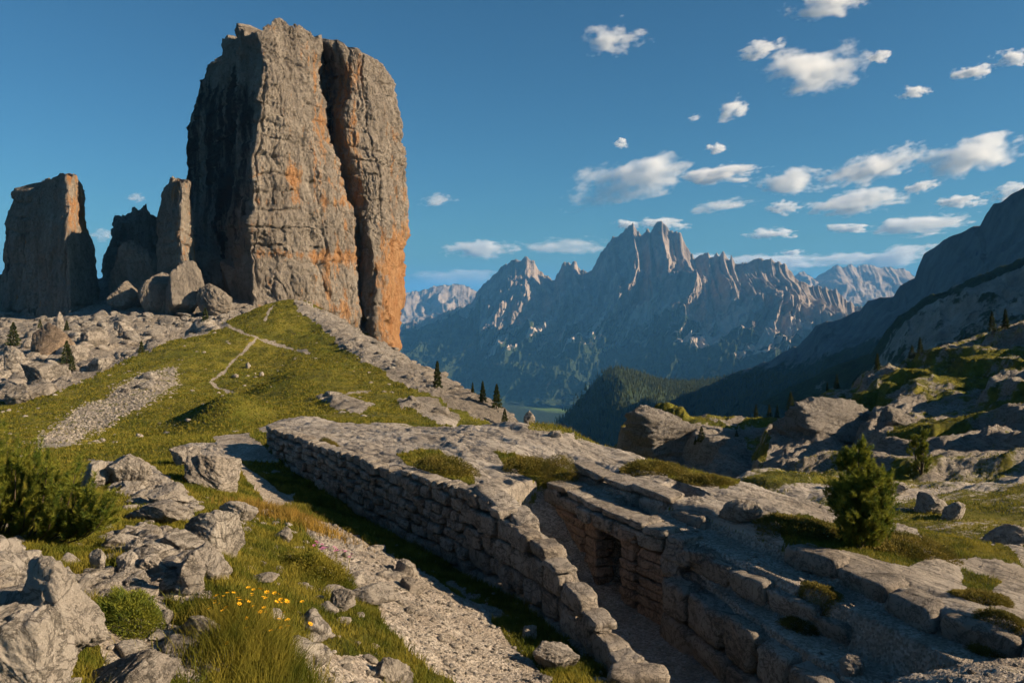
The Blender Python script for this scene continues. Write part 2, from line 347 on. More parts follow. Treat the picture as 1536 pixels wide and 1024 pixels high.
U2, V2 = np.meshgrid(UU, VV); Y = np.exp(V2); X = U2 * Y
zP *= Y; zL *= Y
A_BASE = [(400,692,38),(470,727,33),(560,787,28.5),(700,862,24),(788,907,21.5),(846,952,19.5),(905,1014,17.5),(950,1065,16)]
A_XY = [tuple(pw(*p)[:2]) for p in A_BASE]
A_LINE = [(-22, 62), (-15.5, 45)] + A_XY + [(3.6, 12), (4.2, 4)]
dA, sA = segdist(X.ravel(), Y.ravel(), A_LINE); sdA = (dA * sA).reshape(X.shape)        # >0 right of the wall going towards the camera?
if sdA[np.abs(Y - 20).argmin(axis=0)[0], 10] > 0: sdA = -sdA                              # left side negative
left = 1 - sstep(0.25, 0.75, sdA)
keep = 1 - sstep(34, 41, Y)
Z = zP + (zL - zP) * left * keep
# terraces cut into the rock: the trench, the low terrace and the gravel path
T_TRENCH = [(0.1,26.3),(1.0,27.3),(2.0,26.75),(3.4,24.25),(4.5,22.55),(4.75,21.7),(5.1,20.05),(5.45,18.6),(5.95,17),(6.4,16),(7.1,13),(3.65,12.2)] + [(a + .05, b + .03) for a, b in A_XY[:3:-1]] + [(-.35,23.0),(-.2,24.6)]
T_LOW = [(3.4,21.6),(3.6,20),(4.0,18.6),(4.2,17),(4.6,16),(5.4,13),(8.9,13),(7.7,16.2),(7.1,17.4),(6.45,18.6),(5.75,19.9),(5.05,21.2)]
T_PATH = [(1.3,27.0),(2.3,27.4),(3.4,25.8),(4.3,24.3),(5.5,22.6),(6.6,20.9),(7.35,19.6),(8.0,17.9),(8.6,16.3),(9.37,15.2),(10.7,13),(3.65,12.2)] + [(a + .05, b + .03) for a, b in A_XY[:3:-1]] + [(0.6,24),(1.0,26)]
T_DOOR = [(2.94,23.05),(6.10,24.64),(5.39,26.07),(2.23,24.49)]
def carve(Z, poly, zf, soft=.3):
    m = (Y < 32) & (Y > 9) & (X > -3) & (X < 14); d, _ = segdist(X[m], Y[m], poly, True); ins = inpoly(X[m], Y[m], poly)
    s = np.where(ins, d, -d); w = sstep(-soft * .25, soft, s); z = Z[m]; tgt = zf[m] if isinstance(zf, np.ndarray) else zf
    Z[m] = z + (np.minimum(tgt, z + .25) - z) * w; M = np.zeros(Z.shape); M[m] = w; return M
tr_z = np.interp(Y, [12, 17, 22, 24.3, 25.6, 26.6, 27.6], [-8.9, -9.05, -9.1, -8.95, -8.0, -7.2, -6.4])
mPa = carve(Z, T_PATH, np.interp(Y, [13, 16, 20, 24, 27], [-6.85, -6.8, -6.7, -6.5, -6.35])); mLo = carve(Z, T_LOW, np.interp(Y, [13, 16, 22], [-7.7, -7.5, -7.35])); mT = carve(Z, T_TRENCH, tr_z, .2)
mDo = carve(Z, T_DOOR, -8.95, .15)
cut = np.clip(mT + mLo + mPa + mDo, 0, 1)
P2 = arr(X.ravel(), Y.ravel(), Z.ravel())
# cover: what grows or lies where (photo outlines, broken up by noise)
PX = HX + F * U2.ravel(); PY = HY - F * (Z / Y).ravel(); Df = Y.ravel()
wob = arr(PX / 60, PY / 40, np.zeros_like(PX)); jx = PX + 22 * fbm(wob, 1, 7, .68, 1); jy = PY + 14 * fbm(wob, 1, 7, .68, 2)
rock = np.zeros(len(PX), dtype=np.float32); grav = np.zeros_like(rock)
def paint(a, poly, val, lo=0, hi=999): m = (Df > lo) & (Df < hi); m[m] = inpoly(jx[m], jy[m], poly); a[m] = val
RT = (U2 > .02).ravel() & (Df > 36)
rock[RT] = .46                                                      # right-hand hill: rock and turf mixed
rock[(sdA.ravel() > .2 + 1.2 * sstep(36, 46, Df)) & (Df < 51 + 14 * fbm(P2, .22, 4, .6, 66)) & (Df < 30 + 40 * np.clip(.55 - U2.ravel() * .8, .1, 1))] = .95        # the slab above the wall
c9, s9 = math.cos(R(28)), math.sin(R(28)); slope_n = fbm(arr((P2[:, 0] * c9 + P2[:, 1] * s9) * .3, (-P2[:, 0] * s9 + P2[:, 1] * c9) * 1.0, P2[:, 2] * 0), .11, 5, .6, 4)
rock[RT] = np.clip(.49 + 1.3 * slope_n[RT], 0, 1)
for po, lo, hi in [([(257,556),(205,566),(130,606),(60,655),(30,690),(85,684),(150,642),(222,602),(264,572)],51,140),
                   ([(440,445),(545,494),(612,532),(700,588),(850,655),(800,668),(740,640),(650,600),(575,560),(500,512),(450,470)],60,200),
                   ([(470,598),(520,600),(565,612),(540,620),(480,610)],40,100),([(590,598),(640,600),(690,625),(680,645),(640,630),(600,612)],40,100),
                   ([(400,640),(470,632),(520,640),(640,650),(860,650),(860,690),(560,700),(400,660)],30,70),
                   ([(-200,480),(60,470),(200,490),(300,470),(340,490),(250,520),(150,565),(60,600),(-200,640)],97,420),([(-200,380),(600,380),(600,520),(430,470),(340,505),(-200,600)],175,430),
                   
                   ([(0,828),(60,850),(140,930),(120,975),(60,1000),(0,1030),(-200,1030),(-200,800)],5,14),
                   ([(130,690),(230,700),(300,760),(290,780),(200,760),(150,730)],14,40),([(270,660),(330,650),(365,705),(345,735),(290,720)],18,40),
                   ([(150,805),(240,800),(330,850),(300,880),(200,850)],9,20),([(80,870),(200,860),(260,920),(230,935),(100,890)],7,16),
                   ([(910,600),(1010,640),(1110,640),(1150,720),(900,720)],100,158),([(1150,640),(1190,610),(1260,600),(1350,620),(1340,650),(1250,692),(1150,705)],90,136)]:
    paint(rock, po, .62 if lo == 51 else .85, lo, hi)
for po, lo, hi in [([(320,655),(365,642),(420,690),(440,760),(405,765),(355,700)],24,60),([(450,770),(520,795),(610,840),(720,890),(900,1010),(960,1040),(700,1040),(620,985),(560,905),(480,830)],12,30),
                   ([(150,850),(260,850),(330,900),(250,905),(170,880)],8,18),([(150,930),(330,940),(380,985),(300,1030),(150,1000)],7,14),([(440,960),(560,985),(640,1040),(420,1040)],8,16),
                   ([(1000,560),(1001,561),(1001,560)],8,16),
                   ([(1260,900),(1540,980),(1700,1100),(1200,1100)],10,19)]:
    paint(grav, po, .8, lo, hi)
for po, lo, hi in [([(590,680),(650,672),(712,715),(720,745),(640,715)],22,40),([(735,682),(800,690),(850,705),(870,738),(830,745),(790,715)],22,40),([(935,697),(1000,692),(1115,722),(1085,735),(1000,715)],24,40),
                   ([(1160,770),(1300,790),(1400,830),(1360,850),(1180,815)],17,28),([(1360,790),(1500,820),(1540,850),(1420,830)],17,28),([(1440,850),(1500,870),(1490,900),(1450,880)],14,24),
                   ([(930,600),(1010,598),(1100,625),(1140,615),(1200,600),(1150,635),(1050,618),(960,612)],120,180)]:
    paint(rock, po, .08, lo, hi)
bare = fbm(P2 * np.array([1, 1, 0]), .16, 5, .62, 71); hillm = (~RT) & (Df > 48) & (Df < 170) & (rock < .1); grav[hillm] = np.clip((bare[hillm] - .40) * 6, 0, .7)
for line in [[(336,486),(385,509)],[(385,509),(350,540),(336,556),(316,574),(330,583),(362,593)],[(385,509),(420,516),(465,529)],[(412,455),(402,470),(398,482)],[(510,600),(525,592),(555,588)]]:
    d, _ = segdist(PX + 2 * fbm(wob, 4, 2), PY + 1.5 * fbm(wob, 4, 2, .5, 8), line); m = (Df > 60) & (Df < 190); grav[m] = np.maximum(grav[m], np.clip(1.0 + .8 * fbm(wob[m], 7, 4) - d[m] / 3.6, 0, 1))
grav = np.maximum(grav, np.clip((mPa * .95 + mLo * .9 + mT * .75 + mDo).ravel(), 0, .95)); rock[(mT + mLo + mPa).ravel() > .4] *= .5
wallshade = ((sdA.ravel() < .3) & (sdA.ravel() > -1.7) & (Df < 36) & (Df > 15)); grav[wallshade & (fbm(P2, .5, 3, .5, 6) > -.25)] = .05   # turf along the wall foot
farA = sstep(38, 75, Df)
# relief
ca, sa = math.cos(R(55)), math.sin(R(55))
Q = arr((P2[:, 0] * ca - P2[:, 1] * sa) * .45, (P2[:, 0] * sa + P2[:, 1] * ca) * 1.3, P2[:, 2] * .5)
bed = fbm(Q, .55, 6, .58, 3); rd = fbm(P2, .22, 6, .6, 9, ridge=True)
relN = (.42 * bed + .10 * fbm(Q * np.array([1.6, 2.2, 1]), 1.3, 5, .6, 6, ridge=True) + .03 * fbm(P2, 2.0, 4, .55, 5)) * (.55 + .45 * sstep(16, 26, Df)) + (sdA.ravel() < 0) * (1 - farA) * (.16 * fbm(P2, .9, 6, .62, 61, ridge=True) + .10 * fbm(P2, 2.2, 5, .65, 62))
big = fbm(P2, .075, 6, .6, 7); big2 = fbm(P2, .16, 6, .62, 12, ridge=True)
led = fbm(arr(P2[:, 0] * .05, P2[:, 1] * .09, P2[:, 2] * .2), 1, 5, .62, 14); stp = (np.floor(led * 7) + sstep(.25, .75, led * 7 - np.floor(led * 7))) / 7
relF = 1.3 * big + 1.0 * big2 + .5 * fbm(P2, .6, 5, .65, 15)
hst = 2.2 + 3.0 * sstep(50, 110, Df); tz = P2[:, 2] / hst + 1.6 * fbm(P2 * np.array([1, 1, 0]), .035, 4, .55, 33) + .25 * fbm(P2, .25, 4, .6, 34)
ter = hst * (np.floor(tz) + sstep(.62, .98, tz - np.floor(tz)) - tz)
relR = np.where(RT & (Df > 44), ter * sstep(44, 60, Df) * .9, 0)
def blur(a, k, n=2):
    a = a.reshape(NV, NU).astype(np.float64)
    for _ in range(n):
        for ax in (0, 1):
            c = np.cumsum(np.pad(a, [(k + 1, k) if ax == 0 else (0, 0), (k + 1, k) if ax == 1 else (0, 0)], mode='edge'), axis=ax); a = (c[2 * k + 1:] - c[:-2 * k - 1]) / (2 * k + 1) if ax == 0 else (c[:, 2 * k + 1:] - c[:, :-2 * k - 1]) / (2 * k + 1)
    return a.ravel()
rk = blur(np.clip(rock, 0, 1), 5)
bedR = fbm(arr((P2[:, 0] * c9 + P2[:, 1] * s9) * .10, (-P2[:, 0] * s9 + P2[:, 1] * c9) * .55, P2[:, 2] * .3), 1.0, 6, .6, 63)
hill_h = (.55 * fbm(arr(P2[:, 0], P2[:, 1] * .6, P2[:, 2] * 0), .085, 4, .5, 20) + .12 * fbm(P2, .5, 4, .6, 21)) * (1 + 1.2 * sstep(50, 110, Df))
near_h = .16 * fbm(P2, .55, 4, .55, 22) + .05 * fbm(P2, 2.2, 3, .5, 23)
flat = 1 - .8 * cut.ravel()
stripe = inpoly(PX, PY, [(270,545),(205,556),(120,600),(50,650),(20,700),(95,695),(160,648),(230,608),(275,580)])
relF = relF * np.where(stripe & (Df < 150), .15, 1) * (1 + .5 * sstep(180, 220, Df))
dz = (rk * (relN * (1 - farA) + relF * .9 * farA * (~RT) + relR + np.where(RT, .35 * big2 + 1.5 * bedR + .40 * fbm(arr((P2[:, 0] * c9 + P2[:, 1] * s9) * .3, (-P2[:, 0] * s9 + P2[:, 1] * c9), P2[:, 2] * .3), .9, 5, .62, 64, ridge=True), 0) * farA) + (1 - rk) * (near_h * (1 - farA) + hill_h * farA * 1.0 + .9 * relR) + grav * .04 * fbm(P2, 3.0, 3, .6, 25)) * flat
Z = Z + dz.reshape(Z.shape)
for (hx, hy, d, h, w) in [(318,612,72,2.2,3.8),(350,634,67,2.2,2.8),(455,575,96,1.6,5)]:      # humps on the hill that throw long shadows
    c = pw(hx, hy, d); Z += h * np.exp(-(((X - c[0]) / w) ** 2 + ((Y - c[1]) / (w * 1.6)) ** 2))
P2[:, 2] = Z.ravel()
struct(mesh_np("ground", P2, grid_faces(NV, NU), M_GROUND, {"rock": rock, "gravel": grav, "far": farA, "wild": big}))
def gz(x, y):
    u = np.clip((x / y + 1.0) / 2.0 * (NU - 1), 0, NU - 1.01); v = np.clip((np.log(y) - VV[0]) / (VV[-1] - VV[0]) * (NV - 1), 0, NV - 1.01)
    i, j = np.int64(v), np.int64(u); a, b = v - i, u - j
    return (Z[i, j] * (1 - b) + Z[i, j + 1] * b) * (1 - a) + (Z[i + 1, j] * (1 - b) + Z[i + 1, j + 1] * b) * a
SCR = HY - F * Z / Y
def hit(px, py, dmin=5, dmax=420):
    """the first ground point met along the sight line through a photo pixel"""
    j = int(np.clip(((px - HX) / F + 1.0) / 2.0 * (NU - 1), 0, NU - 1)); c = SCR[:, j]; y = Y[:, j]
    ok = np.where((c <= py) & (y >= dmin) & (y <= dmax))[0]
    i = ok[0] if len(ok) else int(np.abs(c - py + 1e4 * ((y < dmin) | (y > dmax))).argmin())
    return np.array([(px - HX) / F * y[i], y[i], Z[i, j]])

# ------------------------------------------------------------------ rock towers
def cells(P, seed=0):
    """one random value per jittered cell: angular fracture blocks"""
    i = np.floor(P).astype(np.int32); best = np.full(len(P), 1e9); val = np.zeros(len(P))
    for a in (-1, 0, 1):
        for b in (-1, 0, 1):
            for c in (-1, 0, 1):
                k = i + np.array([a, b, c]); h = _perm[(_perm[(_perm[(k[:, 0] + seed) & 255] + k[:, 1]) & 255] + k[:, 2]) & 255]
                d = ((k + .5 + .45 * _g[h] - P) ** 2).sum(1); m = d < best; best = np.where(m, d, best); val = np.where(m, _perm[(h + 37) & 255] / 127.5 - 1, val)
    return val
def tower(name, cols, levels, mat, amp, nu=60, nv=150, ochre=None, varnish_shade=None, top=0.3, seed=0, flute=1.0, crag=1.0):
    """cols: vertical edges round the tower, each a list of (photo column, distance) per level; levels: per column list of photo rows"""
    nc = len(cols); lv = np.linspace(0, 1, nv); C = []
    for c in cols:
        a = np.array(c, dtype=float); s = np.linspace(0, 1, len(a)); C.append(np.stack([np.interp(lv, s, a[:, k]) for k in range(3)], 1))
    C = np.array(C)                                                    # nc, nv, (px, py, d)
    tt = np.linspace(0, nc, nc * nu, endpoint=False); i = tt.astype(int); f = tt - i; f = (f * .65 + .35 * f * f * (3 - 2 * f))[:, None, None]
    G = C[i % nc] * (1 - f) + C[(i + 1) % nc] * f                      # n, nv, 3
    x = (G[..., 0] - HX) / F * G[..., 2]; z = -(G[..., 1] - HY) / F * G[..., 2]
    P = np.stack([x, G[..., 2], z], -1).transpose(1, 0, 2)             # nv, n, 3   (row 0 = top)
    n = P.shape[1]
    dx = np.roll(P, -1, 1) - np.roll(P, 1, 1); nr = np.stack([dx[..., 1], -dx[..., 0], np.zeros_like(dx[..., 0])], -1); nr /= np.linalg.norm(nr, axis=-1, keepdims=True) + 1e-9
    for _ in range(3): nr = (nr + np.roll(nr, 1, 1) + np.roll(nr, -1, 1)) / 3
    cen = P[:, :, :2].mean((0, 1)); 
    if ((P[..., :2] - cen) * nr[..., :2]).sum() < 0: nr = -nr
    q = P.reshape(-1, 3)
    vert = fbm(q * np.array([1, 1, .14]), .16 / crag, 5, .58, seed, ridge=True); rough = fbm(q * np.array([1, 1, .7]), .22 / crag, 6, .62, seed + 1)
    zz = q[:, 2] + 3 * fbm(q * np.array([1, 1, .3]), .06, 3, .5, seed + 2); lay = fbm(np.stack([zz * 0, zz * 0, zz], 1), .12 / crag, 5, .6, seed + 3)
    blk = fbm(q * np.array([1, 1, .4]), .10 / crag, 5, .55, seed + 4) * 5; blk = (np.floor(blk) + sstep(.7, .95, blk - np.floor(blk))) / 5
    fin = fbm(q * np.array([1, 1, .8]), .75 / crag, 5, .62, seed + 8, ridge=True)
    qw = q + np.stack([fbm(q, .2 / crag, 3, .6, seed + 80 + k) for k in range(3)], 1) * 1.6 * crag
    blk = .75 * blk + .17 * cells(qw * np.array([.16, .16, .11]) / crag, seed) + .13 * cells(qw * np.array([.42, .42, .30]) / crag, seed + 9)
    zb = zz / (5.2 * crag); lay = .8 * lay + .34 * (_perm[(np.floor(zb).astype(int) + seed) & 255] / 127.5 - 1) * sstep(-.15, .3, fbm(q, .05 / crag, 3, .5, seed + 90))
    cv = .9 * np.exp(-(fbm(q * np.array([1, 1, .09]), .085 / crag, 3, .5, seed + 95) / .035) ** 2) + .35 * np.exp(-(fbm(q * np.array([1, 1, .14]), .19 / crag, 3, .5, seed + 96) / .035) ** 2)
    chz = np.exp(-((np.abs(zb - np.round(zb)) * 5.2) / .45) ** 2) * sstep(-.1, .25, fbm(q, .045 / crag, 3, .5, seed + 97))
    dsp = -crag * (1.25 * cv + 1.1 * chz) + amp * (flute * .34 * vert + .6 * rough + .62 * lay + 1.05 * blk + .34 * fin)
    wv = np.stack([fbm(q, .045 / crag, 4, .55, seed + 60 + k) for k in range(3)], 1) * amp * np.array([1.7, 1.2, 1.5]) + np.stack([fbm(q, .14 / crag, 4, .6, seed + 70 + k) for k in range(3)], 1) * amp * np.array([.8, .6, .8])
    P = P + nr * dsp.reshape(P.shape[:2])[..., None] + wv.reshape(P.shape)
    tj = np.linspace(0, 1, nv)[:, None]                                   # ragged top
    q0 = P[0].copy(); jag = top * (1.1 * fbm(q0 * np.array([1, 1, 0]), .10 / crag, 3, .5, seed + 5) + .7 * np.floor(3 * fbm(q0 * np.array([1, 1, 0]), .2 / crag, 3, .5, seed + 6)) / 3)
    P[..., 2] += jag[None] * np.clip(1 - tj * 7, 0, 1) ** 1.2
    cap = []; c0 = P[0].mean(0)
    for s in (.93, .82, .64, .42, .2, .02):
        r = c0 + (P[0] - c0) * s; r[:, 2] = P[0][:, 2] * s + (c0[2]) * (1 - s) + (1 - s) * top * .6 + top * .5 * fbm(r, .2 / crag, 4, .6, seed + 7); cap.append(r)
    P = np.concatenate([np.array(cap[::-1]), P], 0); q = P.reshape(-1, 3)
    px = HX + F * q[:, 0] / q[:, 1]; py = HY - F * q[:, 2] / q[:, 1]
    at = {"ochre": np.zeros(len(q)) if ochre is None else ochre(px, py, q), "varnish_shade": np.zeros(len(q)) if varnish_shade is None else varnish_shade(px, py, q)}
    Fc = grid_faces(P.shape[0], n, True)
    return mesh_np(name, q, Fc[:, ::-1], mat, at)
def ch(*p): return list(p)
big_cols = [
 ch((330,88,310),(300,140,322),(290,250,328),(285,400,332),(285,520,332)),                      # hidden back left
 ch((322,92,290),(316,105,292),(288,200,295),(284,330,296),(276,520,297)),                      # left outline
 ch((352,56,272),(346,100,270),(338,200,270),(330,330,270),(325,520,268)),                      # shaded face
 ch((386,40,250),(388,100,247),(382,200,245),(380,330,242),(378,380,244),(385,520,236)),        # arete
 ch((402,34,254),(420,110,253),(425,200,251),(432,330,250),(440,380,251),(455,530,244)),
 ch((440,42,264),(452,110,262),(462,200,260),(490,330,260),(495,380,261),(505,530,252)),
 ch((477,58,278),(473,110,275),(486,200,272),(523,322,270),(530,395,269),(541,530,260)),        # lip of the cleft
 ch((481,60,294),(478,110,294),(490,200,292),(522,322,289),(538,395,286),(550,530,276)),        # inside the cleft
 ch((487,58,290),(512,115,289),(518,200,286),(534,322,284),(549,395,280),(557,530,268)),
 ch((505,60,284),(530,115,282),(520,200,279),(548,300,279),(566,395,275),(572,530,262)),        # edge of the right block
 ch((545,72,288),(556,130,286),(560,210,284),(572,322,282),(580,395,280),(588,530,266)),
 ch((572,96,304),(592,130,303),(604,215,302),(606,322,301),(606,395,300),(600,530,288)),        # right outline
 ch((560,96,330),(580,130,332),(592,215,334),(594,322,334),(592,395,334),(588,530,326)),
 ch((450,60,340),(450,130,350),(450,215,355),(450,322,358),(450,395,360),(450,530,360))]
def och(px, py, q):
    a = .16 * np.ones(len(px)); a += .62 * sstep(545, 590, px) * sstep(300, 400, py); a += .30 * ((px > 470) & (px < 545)) * sstep(60, 120, py) * (1 - .3 * sstep(200, 300, py))
    band = np.exp(-((py - 383 - .05 * (px - 450)) / 11) ** 2) + np.exp(-(((py - 465) / 8) ** 2)) * .5 + .7 * np.exp(-((py - 303) / 7) ** 2)
    a += .42 * band * (px > 385) * (px < 545); a += .55 * np.exp(-(((px - 440) / 14) ** 2 + ((py - 262) / 22) ** 2)); a += .18 * ((px > 585) & (py > 190)); a += .25 * np.exp(-(((px - 462) / 12) ** 2 + ((py - 95) / 30) ** 2))
    return a
def streak_shade(px, py, q): return .12 + .50 * sstep(395, 370, px) * sstep(80, 150, py) * (1 - .5 * sstep(250, 420, py)) + .22 * ((px > 480) & (px < 530) & (py < 220)) - .3 * (px > 400) * (px < 470)  # dark streaks; left face and cleft darkened as painted shade, front kept lighter
tag(tower("rock_tower", big_cols, None, M_TOWER, 2.1, 56, 330, och, streak_shade, 4.0, 1), "massive broad rock tower split by a deep cleft, ochre stains low on its right", "rock tower")
left_cols = [
 ch((40,285,281),(14,330,284),(8,400,286),(4,500,286)), ch((24,288,270),(14,330,272),(12,400,272),(0,500,272)), ch((60,272,260),(55,330,257),(50,400,257),(45,500,254)),
 ch((100,262,254),(102,330,251),(104,400,249),(110,500,244)), ch((122,266,264),(127,340,265),(142,380,264),(150,500,260)), ch((110,270,281),(118,340,286),(130,380,288),(140,500,288))]
tag(tower("rock_tower", left_cols, None, M_TOWER, 1.3, 50, 150, lambda a, b, q: .15 + .35 * (a > 100) * (b < 350), lambda a, b, q: .10 + .18 * (a < 100), 3.5, 21), "square topped rock tower standing alone at the far left", "rock tower")  # left face darkened by painted shade; ochre tint on the upper right
pin_cols = [ch((252,276,250),(242,320,252),(234,430,252)), ch((260,268,242),(250,320,241),(240,430,240)), ch((270,268,238),(273,320,237),(276,430,236)), ch((282,274,246),(288,320,250),(294,430,252)), ch((268,274,258),(266,320,262),(266,430,264))]
tag(tower("rock_pinnacle", pin_cols, None, M_TOWER, 1.1, 40, 110, lambda a, b, q: .18 + .2 * (a > 265), None, 2.5, 31, 1, .7), "slender rock pinnacle squeezed against the left flank of the broad tower", "rock pinnacle")
low_cols = [ch((178,335,322),(160,380,326),(148,450,328)), ch((176,330,310),(166,380,308),(152,450,306)), ch((200,318,304),(196,380,300),(190,450,296)), ch((222,320,300),(224,380,296),(228,450,290)), ch((250,338,304),(258,380,304),(272,450,300)), ch((215,330,322),(215,380,330),(215,450,334))]
tag(tower("rock_buttress", low_cols, None, M_TOWER, 1.5, 40, 110, lambda a, b, q: .05 + 0 * a, lambda a, b, q: -.3 + 0 * a, 7, 41, 1, .8), "low ragged dark rock buttress left of the slender pinnacle", "rock buttress")
stub_cols = [ch((-6,412,345),(-14,440,345),(-20,500,345)), ch((2,410,338),(4,440,336),(8,500,336)), ch((8,414,348),(10,440,350),(14,500,350)), ch((0,414,356),(0,440,360),(0,500,360))]
tag(tower("rock_stump", stub_cols, None, M_TOWER, .9, 30, 60, lambda a, b, q: .3 + 0 * a, None, 1.5, 51, 1, .6), "stub of sunlit rock cut by the left edge of the photo", "rock")

# ------------------------------------------------------------------ boulders, each a thing
def boulder(px, py, w, h, label, d=None, seed=1, mat=None, name="boulder", depth=1.0, tilt=0.0, sub=6, rough=.17, sink=.28, bed=0.0, group=None, dmin=5, npl=13, yaw=0.0):
    """px, py: middle of the foot in the photo; w, h: size in photo pixels"""
    p = pw(px, py, d) if d else hit(px, py, dmin); s = p[1] / F; rx = w * s / 2; ry = rx * depth * .8
    th = math.atan((py - HY) / F); hh = h * s; rz = max(.30 * rx, (hh - 1.1 * ry * math.sin(max(th, 0))) / (2 - 2 * sink))
    V, Fc = rock_np(1, 1, 1, seed, sub, npl, rough, 10, bed)
    V = rotz(V, yaw); V = V / np.abs(V).max(0) * np.array([rx, ry, rz], dtype=np.float32); V = roty(V, tilt)
    o = mesh_np(name, V, Fc, mat or M_BOULD); o.location = (p[0], p[1] + ry * .55, p[2] + rz * (1 - 2 * sink)); tag(o, label, "boulder" if name == "boulder" else name.split('_')[-1], group)
    return o
BL = [ # px, py(foot), w, h, label, kwargs
 (60,975,170,150,"large pale slab boulder at the left edge below the dark pine bush", dict(seed=11,tilt=.45,depth=.9,sink=.3)),
 (10,1070,190,190,"huge pale boulder filling the bottom left corner", dict(seed=12,tilt=.3,sink=.25)),
 (190,1062,190,100,"flat topped boulder at the bottom edge with a shaded left side", dict(seed=13,depth=.8)),
 (92,985,44,50,"small upright rock between the corner boulder and the pale slab", dict(seed=14)),
 (296,970,72,56,"dark brownish boulder just left of the yellow flowers", dict(seed=15,mat=None,tilt=-.1)),
 (318,835,100,84,"tilted wedge boulder with a long face sloping down right, in mid foreground grass", dict(seed=16,tilt=.5,sink=.28)),
 (353,782,62,34,"rounded grey boulder resting in grass above the wedge boulder", dict(seed=17,depth=.8)),
 (322,735,104,78,"broad rounded outcrop boulder beside the shaded gully, orange plants at its foot", dict(seed=18,tilt=.25,sink=.3)),
 (272,700,50,34,"pale rock peeping out behind the broad outcrop boulder", dict(seed=19)),
 (178,728,76,56,"peaked pale boulder just right of the pine bush", dict(seed=20,tilt=.35,sink=.3)),
 (140,735,58,48,"blocky pale boulder half hidden by the pine bush", dict(seed=21)),
 (245,758,70,36,"low flat boulder below the broad outcrop boulder", dict(seed=22,depth=1.2)),
 (232,785,110,40,"wide pale slab lying in grass left of the wedge boulder", dict(seed=23,depth=.8,sink=.3)),
 (282,890,44,62,"upright split block at the right of the stone heap", dict(seed=24,npl=9)),
 (305,862,80,52,"sloping slab leaning on the stone heap", dict(seed=25,tilt=.4)),
 (190,858,38,36,"round stone at the left of the stone heap", dict(seed=26)),
 (222,860,44,32,"squat block in the middle of the stone heap", dict(seed=27,npl=9)),
 (248,890,32,40,"narrow stone at the foot of the stone heap", dict(seed=28)),
 (198,828,36,24,"small pale stone crowning the stone heap", dict(seed=29)),
 (145,858,30,44,"thin upright stone standing alone left of the stone heap", dict(seed=30)),
 (205,925,120,46,"long low rock ridge behind the dark green shrub in the foreground", dict(seed=31,depth=.5,tilt=.25,sink=.35)),
 (240,938,44,26,"low stone at the right end of the long rock ridge", dict(seed=32)),
 (95,900,50,34,"rock joining the pale slab boulder and the long rock ridge", dict(seed=33)),
 (582,1024,78,48,"pale flat rock at the bottom edge beside the gravel", dict(seed=34,depth=.7,tilt=.2)),
 (548,905,96,34,"flat pale rock in the grass at the edge of the gravel path", dict(seed=35,depth=.7)),
 (512,915,40,36,"pale blocky stone left of the flat rock by the gravel path", dict(seed=36)),
 (620,890,48,26,"sunlit stone on the gravel path at the shadow's edge", dict(seed=37)),
 (608,862,38,26,"grey stone in the shadow of the long wall", dict(seed=38)),
 (422,812,30,26,"narrow pale stone in grass below the orange grass tuft", dict(seed=39,tilt=.5)),
 (835,1005,72,46,"pyramid shaped boulder with a shaded left face on the lit gravel", dict(seed=40,npl=8)),
 (795,958,26,22,"small stone on the gravel at the foot of the wall's near end", dict(seed=41)),
 (392,875,58,20,"low pale stone in grass above the yellow flowers", dict(seed=42)),
 (470,1000,54,34,"pale stone between the yellow flowers and the bottom gravel", dict(seed=43)),
 (440,985,36,28,"lumpy stone in the grass right of the yellow flowers", dict(seed=44)),
 (1118,784,74,40,"rounded long boulder lying on the open rock slab", dict(seed=45,depth=.5,tilt=-.15)),
 (1282,1014,44,34,"angular stone on the low terrace near the bottom edge", dict(seed=46)),
 (1516,832,84,58,"dark cracked boulder at the right edge below the hillside", dict(seed=47,dmin=28)),
 (1300,742,40,40,"rounded shaded boulder on the hillside behind the near pine", dict(seed=48,dmin=34)),
 (1338,742,50,26,"flat shaded boulder on the hillside right of the near pine", dict(seed=49,dmin=34)),
 (1400,770,48,36,"grey boulder set in dark turf on the right hillside", dict(seed=50,dmin=34)),
 (1435,780,44,32,"low grey boulder right of its neighbour in the dark turf", dict(seed=51,dmin=34)),
 (208,657,14,8,"tiny white stone alone on the grass hill", dict(seed=52,sub=3)),
 (372,552,9,9,"tiny white stone right of the hill's footpath", dict(seed=53,sub=3)),
 (352,568,12,8,"tiny flat white stone touching the hill's footpath", dict(seed=54,sub=3)),
 (392,565,8,10,"tiny white stone in grass well right of the footpath", dict(seed=55,sub=3)),
 (794,634,18,24,"pale block perched on the hill's right skyline", dict(seed=56,sub=4)),
 (832,656,22,12,"pale rock at the low end of the hill's right skyline", dict(seed=57,sub=4)),
]
for b in BL: boulder(*b[:5], **b[5])
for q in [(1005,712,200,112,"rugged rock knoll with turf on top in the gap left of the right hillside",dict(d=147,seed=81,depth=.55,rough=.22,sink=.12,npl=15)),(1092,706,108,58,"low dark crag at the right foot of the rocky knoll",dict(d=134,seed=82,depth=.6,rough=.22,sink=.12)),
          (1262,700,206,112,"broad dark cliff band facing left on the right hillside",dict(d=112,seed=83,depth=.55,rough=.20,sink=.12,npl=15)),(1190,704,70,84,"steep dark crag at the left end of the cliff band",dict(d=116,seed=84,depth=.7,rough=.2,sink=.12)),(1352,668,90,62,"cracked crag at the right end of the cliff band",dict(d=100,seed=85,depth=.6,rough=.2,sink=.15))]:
    boulder(*q[:5], mat=M_SHADE_ROCK, name="rock_crag", **q[5])
